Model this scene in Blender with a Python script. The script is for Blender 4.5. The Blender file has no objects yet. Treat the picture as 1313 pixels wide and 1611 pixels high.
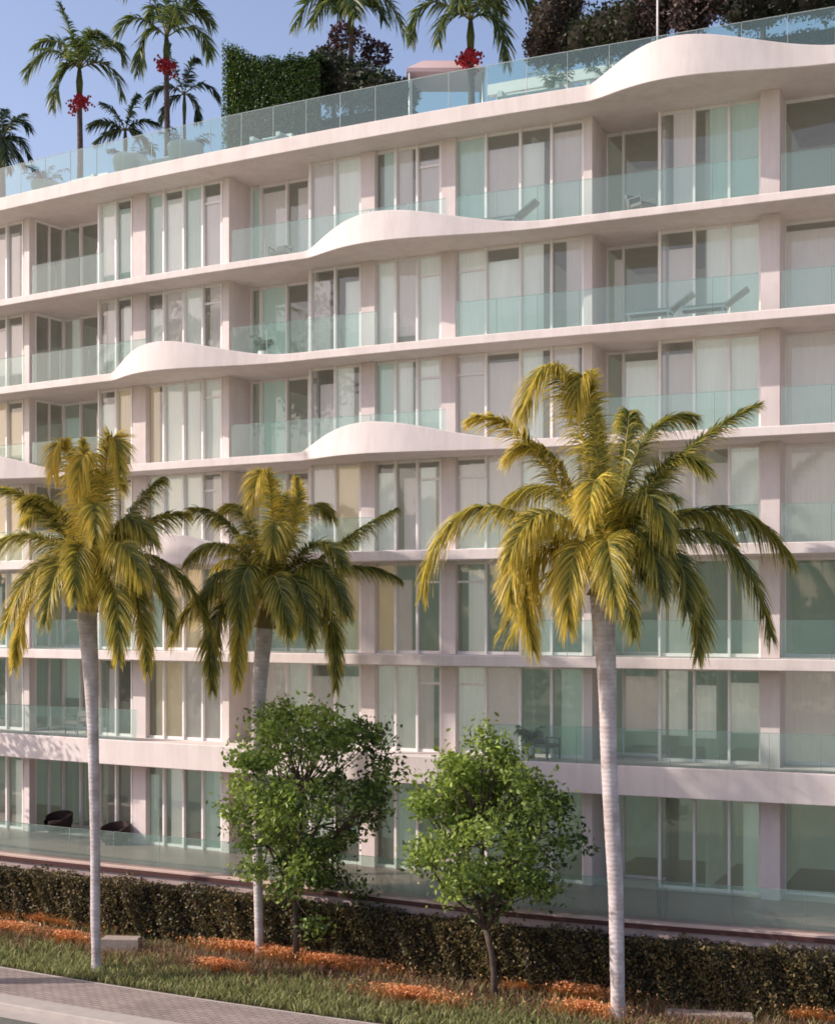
import bpy, math, random
from mathutils import Vector
R = math.radians
SC = bpy.context.scene
COL = SC.collection

# ------------------------------------------------------------------ mesh helper
class MB:
    """collects verts / faces / colours / smooth flags and links them as ONE mesh"""
    def __init__(s): s.v=[]; s.f=[]; s.c=[]; s.m=[]; s.sm=[]; s.cols=False
    def vert(s,p,c=None):
        s.v.append(tuple(p))
        if c is not None: s.cols=True
        s.c.append(c if c is not None else (1,1,1,1)); return len(s.v)-1
    def face(s,idx,mi=0,smooth=False): s.f.append(tuple(idx)); s.m.append(mi); s.sm.append(smooth)
    def poly(s,pts,c=None,mi=0,smooth=False):
        s.face([s.vert(p,c) for p in pts],mi,smooth)
    def hexa(s,a,mi=0,c=None):
        i=[s.vert(p,c) for p in a]
        for q in ((3,2,1,0),(4,5,6,7),(0,1,5,4),(1,2,6,5),(2,3,7,6),(3,0,4,7)): s.face([i[k] for k in q],mi)
    def box(s,x0,x1,y0,y1,z0,z1,mi=0,c=None):
        s.hexa([(x0,y0,z0),(x1,y0,z0),(x1,y1,z0),(x0,y1,z0),(x0,y0,z1),(x1,y0,z1),(x1,y1,z1),(x0,y1,z1)],mi,c)
    def strip(s,rows,mi=0,smooth=True,c=None):
        """rows: list of lists of points (grid)"""
        n=len(rows[0]); base=[[s.vert(p,c) for p in r] for r in rows]
        for i in range(len(rows)-1):
            for j in range(n-1):
                s.face((base[i][j],base[i+1][j],base[i+1][j+1],base[i][j+1]),mi,smooth)
    def tube(s,pts,rad,n=8,c=None,mi=0,cap=True,smooth=True):
        rings=[]; up=Vector((0.13,0.99,0.05)).normalized()
        for k,p in enumerate(pts):
            p=Vector(p); a=Vector(pts[max(0,k-1)]); b=Vector(pts[min(len(pts)-1,k+1)])
            t=(b-a)
            if t.length<1e-6: t=Vector((0,0,1))
            t.normalize(); x=t.cross(up)
            if x.length<1e-3: x=t.cross(Vector((1,0,0)))
            x.normalize(); y=t.cross(x)
            r=rad[k] if isinstance(rad,(list,tuple)) else rad
            rings.append([s.vert(p+(x*math.cos(2*math.pi*j/n)+y*math.sin(2*math.pi*j/n))*r,c) for j in range(n)])
        for k in range(len(rings)-1):
            for j in range(n):
                s.face((rings[k][j],rings[k][(j+1)%n],rings[k+1][(j+1)%n],rings[k+1][j]),mi,smooth)
        if cap:
            s.face(rings[0][::-1],mi); s.face(rings[-1],mi)
    def lathe(s,cx,cy,prof,n=20,c=None,mi=0,sx=1,sy=1):
        rings=[[s.vert((cx+r*sx*math.cos(2*math.pi*j/n),cy+r*sy*math.sin(2*math.pi*j/n),z),c) for j in range(n)] for r,z in prof]
        for k in range(len(rings)-1):
            for j in range(n): s.face((rings[k][j],rings[k][(j+1)%n],rings[k+1][(j+1)%n],rings[k+1][j]),mi,True)
    def build(s,name,mats,parent=None,origin=None):
        me=bpy.data.meshes.new(name)
        o0=Vector(origin) if origin is not None else Vector((0,0,0))
        vs=s.v if origin is None else [(x-o0.x,y-o0.y,z-o0.z) for x,y,z in s.v]
        me.from_pydata(vs,[],s.f)
        if not isinstance(mats,(list,tuple)): mats=[mats]
        for m in mats: me.materials.append(m)
        me.polygons.foreach_set('material_index',s.m)
        me.polygons.foreach_set('use_smooth',s.sm)
        if s.cols:
            a=me.color_attributes.new('Col','FLOAT_COLOR','POINT')
            a.data.foreach_set('color',[x for c in s.c for x in (c if len(c)==4 else (*c,1))])
        me.update()
        o=bpy.data.objects.new(name,me); COL.objects.link(o)
        if origin is not None: o.location=o0
        if parent is not None:
            o.parent=parent
            if origin is None: o.location=-Vector(parent.location)
            else: o.location=o0-Vector(parent.location)
        return o

def tag(o,label=None,cat=None,group=None,kind=None):
    if label: o['label']=label
    if cat: o['category']=cat
    if group: o['group']=group
    if kind: o['kind']=kind
    return o
def thing(name,loc,label,cat,group=None):
    o=bpy.data.objects.new(name,None); COL.objects.link(o); o.location=loc
    o.empty_display_size=.2
    return tag(o,label,cat,group)

# ------------------------------------------------------------------ materials
def mat(name,base,rough=.7,noise=None,scale=3.0,spec=.3,bump=0,bscale=40,attr=False,metal=0,stretch=None):
    m=bpy.data.materials.new(name); m.use_nodes=True; nt=m.node_tree; b=nt.nodes['Principled BSDF']
    b.inputs['Roughness'].default_value=rough; b.inputs['Metallic'].default_value=metal
    b.inputs['Specular IOR Level'].default_value=spec
    b.inputs['Base Color'].default_value=(*base,1)
    tc=nt.nodes.new('ShaderNodeTexCoord'); src=tc.outputs['Object']
    if stretch:
        mp=nt.nodes.new('ShaderNodeMapping'); mp.inputs['Scale'].default_value=stretch
        nt.links.new(src,mp.inputs[0]); src=mp.outputs[0]
    if noise is not None:
        n=nt.nodes.new('ShaderNodeTexNoise'); n.inputs['Scale'].default_value=scale; n.inputs['Detail'].default_value=6
        n.inputs['Roughness'].default_value=.65
        nt.links.new(src,n.inputs['Vector'])
        r=nt.nodes.new('ShaderNodeValToRGB'); r.color_ramp.elements[0].position=.32; r.color_ramp.elements[1].position=.68
        r.color_ramp.elements[0].color=(*noise,1); r.color_ramp.elements[1].color=(*base,1)
        nt.links.new(n.outputs['Fac'],r.inputs[0]); nt.links.new(r.outputs[0],b.inputs['Base Color'])
    if bump:
        n2=nt.nodes.new('ShaderNodeTexNoise'); n2.inputs['Scale'].default_value=bscale; n2.inputs['Detail'].default_value=5
        nt.links.new(src,n2.inputs['Vector'])
        bp=nt.nodes.new('ShaderNodeBump'); bp.inputs['Strength'].default_value=bump; bp.inputs['Distance'].default_value=.03
        nt.links.new(n2.outputs['Fac'],bp.inputs['Height']); nt.links.new(bp.outputs[0],b.inputs['Normal'])
    return m
def leafmat(name,tint=(1,1,1),transl=.35,rough=.45,spec=.4):
    m=bpy.data.materials.new(name); m.use_nodes=True; nt=m.node_tree; b=nt.nodes['Principled BSDF']
    out=nt.nodes['Material Output']
    a=nt.nodes.new('ShaderNodeAttribute'); a.attribute_name='Col'
    mul=nt.nodes.new('ShaderNodeMix'); mul.data_type='RGBA'; mul.blend_type='MULTIPLY'; mul.inputs[0].default_value=1
    nt.links.new(a.outputs['Color'],mul.inputs[6]); mul.inputs[7].default_value=(*tint,1)
    nt.links.new(mul.outputs[2],b.inputs['Base Color'])
    b.inputs['Roughness'].default_value=rough; b.inputs['Specular IOR Level'].default_value=spec
    t=nt.nodes.new('ShaderNodeBsdfTranslucent'); nt.links.new(mul.outputs[2],t.inputs[0])
    mx=nt.nodes.new('ShaderNodeMixShader'); mx.inputs[0].default_value=transl
    nt.links.new(b.outputs[0],mx.inputs[1]); nt.links.new(t.outputs[0],mx.inputs[2]); nt.links.new(mx.outputs[0],out.inputs[0])
    return m
def glassmat(name,tint,milky=0.0,milkcol=(.8,.9,.88),refl=1.0,ior=1.6,wob=0):
    m=bpy.data.materials.new(name); m.use_nodes=True; nt=m.node_tree
    nt.nodes.remove(nt.nodes['Principled BSDF']); out=nt.nodes['Material Output']
    tr=nt.nodes.new('ShaderNodeBsdfTransparent'); tr.inputs[0].default_value=(*tint,1)
    gl=nt.nodes.new('ShaderNodeBsdfGlossy'); gl.inputs['Roughness'].default_value=.015; gl.inputs[0].default_value=(refl,refl*.98,refl*.93,1)
    fr=nt.nodes.new('ShaderNodeFresnel'); fr.inputs[0].default_value=ior
    if wob:
        tc=nt.nodes.new('ShaderNodeTexCoord'); n=nt.nodes.new('ShaderNodeTexNoise'); n.inputs['Scale'].default_value=.9
        nt.links.new(tc.outputs['Object'],n.inputs['Vector'])
        bp=nt.nodes.new('ShaderNodeBump'); bp.inputs['Strength'].default_value=wob; bp.inputs['Distance'].default_value=.05
        nt.links.new(n.outputs['Fac'],bp.inputs['Height']); nt.links.new(bp.outputs[0],gl.inputs['Normal'])
    mx=nt.nodes.new('ShaderNodeMixShader'); nt.links.new(fr.outputs[0],mx.inputs[0])
    last=tr.outputs[0]
    if milky:
        d=nt.nodes.new('ShaderNodeBsdfDiffuse'); d.inputs[0].default_value=(*milkcol,1)
        t2=nt.nodes.new('ShaderNodeBsdfTranslucent'); t2.inputs[0].default_value=(*milkcol,1)
        m0=nt.nodes.new('ShaderNodeMixShader'); m0.inputs[0].default_value=.5
        nt.links.new(d.outputs[0],m0.inputs[1]); nt.links.new(t2.outputs[0],m0.inputs[2])
        m2=nt.nodes.new('ShaderNodeMixShader'); m2.inputs[0].default_value=milky
        nt.links.new(last,m2.inputs[1]); nt.links.new(m0.outputs[0],m2.inputs[2]); last=m2.outputs[0]
    nt.links.new(last,mx.inputs[1]); nt.links.new(gl.outputs[0],mx.inputs[2]); nt.links.new(mx.outputs[0],out.inputs[0])
    return m

def streaks(m,amt=.22,sc=(1.1,1.1,.12)):
    nt=m.node_tree; b=nt.nodes['Principled BSDF']; src=b.inputs['Base Color'].links[0].from_socket
    tc=nt.nodes.new('ShaderNodeTexCoord'); mp=nt.nodes.new('ShaderNodeMapping'); mp.inputs['Scale'].default_value=sc
    n=nt.nodes.new('ShaderNodeTexNoise'); n.inputs['Scale'].default_value=2.2; n.inputs['Detail'].default_value=8; n.inputs['Roughness'].default_value=.7
    nt.links.new(tc.outputs['Object'],mp.inputs[0]); nt.links.new(mp.outputs[0],n.inputs['Vector'])
    r=nt.nodes.new('ShaderNodeValToRGB'); r.color_ramp.elements[0].position=.38; r.color_ramp.elements[0].color=(.72,.68,.66,1); r.color_ramp.elements[1].position=.56
    nt.links.new(n.outputs['Fac'],r.inputs[0])
    mx=nt.nodes.new('ShaderNodeMix'); mx.data_type='RGBA'; mx.blend_type='MULTIPLY'; mx.inputs[0].default_value=amt*2
    nt.links.new(src,mx.inputs[6]); nt.links.new(r.outputs[0],mx.inputs[7]); nt.links.new(mx.outputs[2],b.inputs['Base Color'])
M={}
M['plaster']=mat('plaster',(.77,.70,.67),.75,(.715,.65,.62),1.2,.25,.12,60)
M['roofband']=mat('roof_band',(.75,.69,.66),.75,(.70,.64,.61),1.2,.25,.12,60)
M['pier']=mat('pier_plaster',(.74,.67,.65),.8,(.69,.62,.60),2.2,.2,.15,50)
M['frame']=mat('white_frame',(.90,.87,.85),.35,(.86,.83,.81),6,.4)
for q in ('plaster','roofband','pier'): streaks(M[q],.15)
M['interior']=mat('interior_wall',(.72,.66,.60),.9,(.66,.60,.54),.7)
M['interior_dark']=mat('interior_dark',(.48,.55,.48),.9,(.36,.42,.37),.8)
M['floor_in']=mat('interior_floor',(.62,.56,.48),.4)
M['pane']=glassmat('window_glass',(.93,.97,.945),.13,(.74,.84,.81),1.0,1.72,.02)
M['pane_low']=glassmat('window_glass_low',(.89,.94,.89),.14,(.66,.74,.66),.97,1.85,.03)
M['bal']=glassmat('balustrade_glass',(.80,.94,.91),.20,(.55,.78,.75),1.0,1.45)
M['balterr']=glassmat('terrace_balustrade_glass',(.72,.92,.85),.24,(.48,.72,.66),1.0,1.8)
M['balroof']=glassmat('roof_balustrade_glass',(.60,.84,.80),.22,(.42,.64,.61),1.0,1.5)
M['baledge']=glassmat('glass_edge',(.80,.90,.89),.35,(.62,.76,.75),1.0,1.4)
M['baledgeroof']=glassmat('roof_glass_edge',(.9,.95,.94),.75,(.74,.82,.81),1.0,1.4)
M['metal']=mat('brushed_metal',(.70,.70,.70),.35,metal=.4)
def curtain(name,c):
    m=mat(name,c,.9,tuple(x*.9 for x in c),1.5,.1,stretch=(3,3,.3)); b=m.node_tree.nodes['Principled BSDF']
    # added glow of the fabric itself, to brighten the shaded panes
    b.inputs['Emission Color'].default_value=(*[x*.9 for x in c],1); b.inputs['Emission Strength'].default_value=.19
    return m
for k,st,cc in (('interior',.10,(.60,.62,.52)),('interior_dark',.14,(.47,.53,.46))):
    b=M[k].node_tree.nodes['Principled BSDF']; b.inputs['Emission Color'].default_value=(*cc,1); b.inputs['Emission Strength'].default_value=st  # walls glow faintly to brighten the open rooms, no lamps inside
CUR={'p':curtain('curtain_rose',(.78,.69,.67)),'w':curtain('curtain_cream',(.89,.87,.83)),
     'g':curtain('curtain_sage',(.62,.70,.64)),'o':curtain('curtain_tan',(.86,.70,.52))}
M['bark']=mat('tree_bark',(.13,.095,.075),.9,(.07,.05,.04),8,.2,.5,30)
M['leaf']=leafmat('tree_leaf',transl=.35)
M['palmleaf']=leafmat('palm_leaf',transl=.5,rough=.4,spec=.5)
M['hedge']=leafmat('hedge_leaf',transl=.2)
M['grass']=leafmat('grass_leaf',transl=.35)
M['flower']=leafmat('flower_petal',transl=.3)
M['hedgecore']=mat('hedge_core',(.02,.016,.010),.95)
M['soil']=mat('soil',(.085,.055,.035),.95,(.05,.045,.02),2.5,.1,.6,20)
M['terrace']=mat('terrace_tiles',(.30,.195,.17),.35,(.22,.14,.125),1.5,.4)
M['edge']=mat('terrace_edge',(.075,.030,.028),.6)
M['wall']=mat('retaining_wall',(.46,.36,.33),.85,(.38,.30,.28),2)
M['stone']=mat('stone_block',(.40,.33,.28),.85,(.30,.25,.21),5,.2,.4,25)
M['wicker']=mat('wicker',(.045,.025,.022),.7,(.025,.015,.014),30,.3,.5,60)
M['white']=mat('white_paint',(.82,.78,.75),.55,(.77,.73,.70),2)
M['kerb']=mat('kerb_concrete',(.45,.41,.37),.85,(.38,.345,.31),2.5,.2,.3,40)
M['asphalt']=mat('asphalt',(.15,.155,.13),.9,(.11,.115,.10),1.5,.2,.3,80)
M['pink']=mat('pink_canvas',(.66,.50,.50),.9)
M['ground']=mat('far_ground',(.40,.38,.30),.95,(.13,.16,.07),.05)
M['cushion']=mat('cushion',(.66,.65,.61),.9,(.48,.47,.44),4)
M['taupe']=mat('taupe_weave',(.24,.22,.20),.9,(.18,.165,.15),20)
M['red']=mat('fruit_red',(.42,.012,.02),.45,(.25,.008,.012),6)
M['ptrunk']=None

def trunk_material():
    m=bpy.data.materials.new('palm_trunk'); m.use_nodes=True; nt=m.node_tree; b=nt.nodes['Principled BSDF']
    b.inputs['Roughness'].default_value=.8; b.inputs['Specular IOR Level'].default_value=.2
    tc=nt.nodes.new('ShaderNodeTexCoord')
    w=nt.nodes.new('ShaderNodeTexWave'); w.wave_type='BANDS'; w.bands_direction='Z'; w.inputs['Scale'].default_value=2.6
    w.inputs['Distortion'].default_value=5.0; w.inputs['Detail'].default_value=3; w.inputs['Detail Scale'].default_value=1.5
    nt.links.new(tc.outputs['Object'],w.inputs['Vector'])
    r=nt.nodes.new('ShaderNodeValToRGB'); e=r.color_ramp.elements; e[0].position=.0; e[0].color=(.54,.48,.47,1); e[1].position=.18; e[1].color=(.62,.565,.555,1)
    nt.links.new(w.outputs['Fac'],r.inputs[0])
    n=nt.nodes.new('ShaderNodeTexNoise'); n.inputs['Scale'].default_value=2.6; n.inputs['Detail'].default_value=9
    nt.links.new(tc.outputs['Object'],n.inputs['Vector'])
    mx=nt.nodes.new('ShaderNodeMix'); mx.data_type='RGBA'; mx.blend_type='MULTIPLY'; mx.inputs[0].default_value=.75
    r2=nt.nodes.new('ShaderNodeValToRGB'); r2.color_ramp.elements[0].color=(.55,.50,.47,1); r2.color_ramp.elements[0].position=.35; r2.color_ramp.elements[1].position=.62
    nt.links.new(n.outputs['Fac'],r2.inputs[0])
    nt.links.new(r.outputs[0],mx.inputs[6]); nt.links.new(r2.outputs[0],mx.inputs[7]); nt.links.new(mx.outputs[2],b.inputs['Base Color'])
    bp=nt.nodes.new('ShaderNodeBump'); bp.inputs['Strength'].default_value=.22; bp.inputs['Distance'].default_value=.02
    nt.links.new(w.outputs['Fac'],bp.inputs['Height']); nt.links.new(bp.outputs[0],b.inputs['Normal'])
    return m
M['ptrunk']=trunk_material()
def paver_material():
    m=bpy.data.materials.new('brick_pavers'); m.use_nodes=True; nt=m.node_tree; b=nt.nodes['Principled BSDF']
    b.inputs['Roughness'].default_value=.85
    uv=nt.nodes.new('ShaderNodeUVMap'); uv.uv_map='UVMap'
    br=nt.nodes.new('ShaderNodeTexBrick'); br.inputs['Scale'].default_value=1; br.inputs['Brick Width'].default_value=.3; br.inputs['Row Height'].default_value=.15
    br.inputs['Mortar Size'].default_value=.012; br.inputs['Color1'].default_value=(.37,.30,.265,1); br.inputs['Color2'].default_value=(.29,.235,.21,1)
    br.inputs['Mortar'].default_value=(.12,.10,.09,1); br.inputs['Bias'].default_value=-.1
    nt.links.new(uv.outputs[0],br.inputs['Vector'])
    n=nt.nodes.new('ShaderNodeTexNoise'); n.inputs['Scale'].default_value=.8; n.inputs['Detail'].default_value=6
    nt.links.new(uv.outputs[0],n.inputs['Vector'])
    r=nt.nodes.new('ShaderNodeValToRGB'); r.color_ramp.elements[0].color=(.75,.75,.75,1); r.color_ramp.elements[0].position=.35; r.color_ramp.elements[1].position=.6
    nt.links.new(n.outputs['Fac'],r.inputs[0])
    mx=nt.nodes.new('ShaderNodeMix'); mx.data_type='RGBA'; mx.blend_type='MULTIPLY'; mx.inputs[0].default_value=1
    nt.links.new(br.outputs[0],mx.inputs[6]); nt.links.new(r.outputs[0],mx.inputs[7]); nt.links.new(mx.outputs[2],b.inputs['Base Color'])
    return m
M['paver']=paver_material()

# ------------------------------------------------------------------ camera frame + facade curve
F=2200.0; CX=656.5; HY=971.0; CH=10.0           # focal length in photo pixels, principal column, horizon row, camera height
def W(px,py,Z): return Vector(((px-CX)*Z/F, Z, CH-(py-HY)*Z/F))
def EY(X):
    u=5-X
    return 40.41+.435*u+(.005*u*u if u>0 else 0)
# arc-length table of the slab edge (plan curve), X from -30 to 24
TAB=[]; s_=0; X_=-30.0; prev=None
while X_<=24.001:
    p=Vector((X_,EY(X_),0))
    if prev is not None: s_+=(p-prev).length
    TAB.append((s_,p)); prev=p; X_+=.1
SMAX=TAB[-1][0]
def curve(s):
    s=max(0,min(SMAX-1e-4,s)); lo,hi=0,len(TAB)-1
    while hi-lo>1:
        mid=(lo+hi)//2
        if TAB[mid][0]<=s: lo=mid
        else: hi=mid
    a,b=TAB[lo],TAB[hi]; t=(s-a[0])/(b[0]-a[0]); p=a[1].lerp(b[1],t)
    # smoothed normal
    g=-.435-(.01*(5-p.x) if p.x<5 else 0)
    T=Vector((1,g,0)).normalized()
    return p,Vector((-T.y,T.x,0))      # inward normal (+Y side)
def P(s,d,z=0):
    p,n=curve(s); q=p+n*d; return Vector((q.x,q.y,z))
def S(px,d=0.0):
    lo,hi=0.0,SMAX
    for _ in range(50):
        m=(lo+hi)/2; q=P(m,d)
        if CX+F*q.x/q.y<px: lo=m
        else: hi=m
    return (lo+hi)/2

S0=S(-420); S1=S(1640)
FL={1:2.0,2:5.75,3:8.85,4:12.05,5:15.25,6:18.45,7:21.65}
TH={2:.86,3:.33,4:.32,5:.27,6:.27,7:.24}
ROOF_B=24.92; ROOF_T=25.4
def ceil(l): return FL[l+1]-TH[l+1] if l<7 else ROOF_B
HUMP={8:[(925,1362)],7:[(480,868)],6:[(174,458)],5:[(470,848),(-75,112)],4:[(190,450)]}
HUMPS={l:[(S(a),S(b)) for a,b in v] for l,v in HUMP.items()}
def bump(l,s):
    for a,b in HUMPS.get(l,[]):
        if a<s<b:
            t=(s-a)/(b-a); return math.sin(math.pi*t**.66)**2
    return 0.0
def srange(a,b,step=.25):
    n=max(1,int(math.ceil((b-a)/step))); return [a+(b-a)*i/n for i in range(n+1)]

# ------------------------------------------------------------------ the apartment building
bldg=thing('apartment_building',(0,50,0),'long white apartment block with seven storeys of wavy balconies and tall glass windows','building')
def slab(l,zt,zb,name,material,back=8.0):
    mb=MB(); ss=srange(S0,S1,.2)
    fr=[];top=[];inn=[];sof=[];flo=[];b1=[];b2=[]
    for s in ss:
        h=bump(l,s); b=.80*h; r=.72*h; e=.02
        d0=-b; dt=-b+.10*h
        b1.append([P(s,d0+e,zb),P(s,d0,zb+e)]); b2.append([P(s,dt,zt+r-e),P(s,dt+e,zt+r)])
        fr.append([P(s,d0,zb+e),P(s,dt,zt+r-e)])
        top.append([P(s,dt+e,zt+r),P(s,dt+.16,zt+r)])
        inn.append([P(s,dt+.16,zt+r),P(s,dt+.16,zt)])
        flo.append([P(s,dt+.16,zt),P(s,1.0,zt),P(s,3.2,zt),P(s,back,zt)])
        sof.append([P(s,back,zb),P(s,3.2,zb),P(s,1.0,zb),P(s,d0+e,zb)])
    for rws in (fr,b1,b2,top,inn,flo,sof): mb.strip(rws)
    for s in (S0,S1):
        mb.poly([P(s,0,zb),P(s,back,zb),P(s,back,zt),P(s,0,zt)])
    return mb.build(name,material,bldg)
for l in range(2,8): slab(l,FL[l],FL[l]-TH[l],'floor_slab',M['plaster'])
slab(8,ROOF_T,ROOF_B,'roof_slab',M['roofband'])

def wallbox(mb,s0,s1,d0,d1,z0,z1):
    n=max(1,int((s1-s0)/.6))
    for k in range(n):
        a=s0+(s1-s0)*k/n; b=s0+(s1-s0)*(k+1)/n
        mb.hexa([P(a,d0,z0),P(b,d0,z0),P(b,d1,z0),P(a,d1,z0),P(a,d0,z1),P(b,d0,z1),P(b,d1,z1),P(a,d1,z1)])
DF=1.15  # front plane of piers
DW=1.32  # flush windows
DR=2.85  # recessed windows
# (px0, px1, depth, material) of the vertical supports, px measured on the front plane
SUP=[(-262,-240,1.6,'pier'),(-130,-120,2.95,'col'),(38,46,2.95,'col'),(209,229,1.7,'pier'),(350,360,2.6,'col'),(568,589,1.7,'pier'),(694,716,1.7,'pier'),
     (918,931,2.95,'col'),(1196,1226,2.45,'pier'),(1470,1484,2.95,'col'),(1600,1622,1.7,'pier')]
for l in range(1,8):
    for (a,b,dep,k) in SUP:
        s0,s1=S(a,DF),S(b,DF); mb=MB()
        z0,z1=FL[l],ceil(l)
        e=.002
        if k=='col':
            wallbox(mb,s0,s1,DF,DF+.30,z0+e,z1-e)
            mb.build('column',M['plaster'],bldg)
            if a==38:
                # glazed return of the recess: frame and two panes square to the facade
                fr=MB(); gl=MB(); ds=[DF+.32,(DF+.32+DR)/2,DR]; sm=s1-.05
                pp=[P(sm,q) for q in ds]
                for i,p in enumerate(pp):
                    t=(pp[-1]-pp[0]).normalized(); nn=Vector((t.y,-t.x,0))*.05
                    fr.hexa([p-t*.035-nn+Vector((0,0,z0+.003)),p+t*.035-nn+Vector((0,0,z0+.003)),p+t*.035+nn+Vector((0,0,z0+.003)),p-t*.035+nn+Vector((0,0,z0+.003)),
                             p-t*.035-nn+Vector((0,0,z1-.003)),p+t*.035-nn+Vector((0,0,z1-.003)),p+t*.035+nn+Vector((0,0,z1-.003)),p-t*.035+nn+Vector((0,0,z1-.003))])
                for i in range(2):
                    p,q=pp[i]+t*.036,pp[i+1]-t*.036
                    for h0,h1 in ((z0+.004,z0+.09),(z1-.09,z1-.004)):
                        fr.hexa([p-nn*.9+Vector((0,0,h0)),q-nn*.9+Vector((0,0,h0)),q+nn*.9+Vector((0,0,h0)),p+nn*.9+Vector((0,0,h0)),p-nn*.9+Vector((0,0,h1)),q-nn*.9+Vector((0,0,h1)),q+nn*.9+Vector((0,0,h1)),p+nn*.9+Vector((0,0,h1))])
                    gl.poly([p+Vector((0,0,z0+.08)),q+Vector((0,0,z0+.08)),q+Vector((0,0,z1-.08)),p+Vector((0,0,z1-.08))])
                w=fr.build('window',M['frame'],bldg,origin=Vector((pp[0].x,pp[0].y,z0)))
                g=gl.build('pane',M['pane_low'] if l<=3 else M['pane'],None); g.parent=w; g.location=-(Vector(bldg.location)+w.location)
                continue
            mb=MB(); wallbox(mb,s0+.03,s1-.03,DF+.301,dep,z0+e,z1-e)
            mb.build('return_wall',M['pier'],bldg)
        else:
            wallbox(mb,s0,s1,DF,dep,z0+e,z1-e)
            mb.build('pier',M['pier'],bldg)
# windows: id, left px, right px, mullion px, depth, transom pane indexes
WIN=[('Z',-240,-130,[-205,-168],DW,[]),('A',-118,38,[-84,-50,-20,12],DW,[]),('B',99,160,[128],DR,[]),('C',157,209,[184],DW,[]),
     ('D',229,350,[259,290,320],DW,[3]),('E',389,500,[411,452,487],2.5,[]),('F',489,568,[528],DW,[]),('G',589,694,[623,657],DW,[2]),
     ('H',716,918,[765,819,868],DW,[0]),('I',966,1050,[981,1037],DR,[]),('J',1038,1196,[1092,1147],DW+.38,[]),('K',1249,1472,[1330,1400],2.2,[]),
     ('L',1484,1600,[1540],DW,[])]
CURT={7:dict(Z='pwp',A='wpwpp',B='--p-',C='wg',D='gwgp',E='gppp',F='pw',G='gpp',H='gpwp',I='--p',J='pgg',K='--p',L='pw'),
 6:dict(Z='pwp',A='wpwpp',B='w--g',C='pw',D='wpwp',E='-g-p',F='pw',G='wpw',H='wwwp',I='p-g',J='pww',K='p-w',L='pw'),
 5:dict(Z='pwp',A='wpwoo',B='g--g',C='wo',D='owww',E='-g-p',F='pw',G='gww',H='ppwp',I='-w-',J='pww',K='p-w',L='pw'),
 4:dict(Z='pwp',A='wpooo',B='--gp',C='ww',D='wwwp',E='-gpp',F='po',G='wpw',H='ppww',I='-w-',J='ppw',K='p--',L='pw'),
 3:dict(Z='pwp',A='wppww',B='---p',C='pg',D='gooo',E='--po',F='oo',G='op-',H='w-w-',I='--g',J='w-w',K='---',L='pw'),
 2:dict(Z='pwp',A='wpw-p',B='g--g',C='p-',D='oopp',E='-pwp',F='pw',G='wwp',H='wp-g',I='-p-',J='www',K='p--',L='pw'),
 1:dict(Z='-w-',A='--w-w',B='----',C='--',D='gw-g',E='---w',F='w-',G='-g-',H='-g--',I='---',J='--g',K='---',L='--')}
rnd=random.Random(5)
def beam(mb,a,b,w,dep,z0,z1,n=None):
    """upright board from plan point a to b (Vectors), thickness dep toward inside"""
    t=(b-a).normalized(); nn=Vector((-t.y,t.x,0))*dep
    mb.hexa([(a.x,a.y,z0),(b.x,b.y,z0),(b.x+nn.x,b.y+nn.y,z0),(a.x+nn.x,a.y+nn.y,z0),(a.x,a.y,z1),(b.x,b.y,z1),(b.x+nn.x,b.y+nn.y,z1),(a.x+nn.x,a.y+nn.y,z1)])
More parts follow.
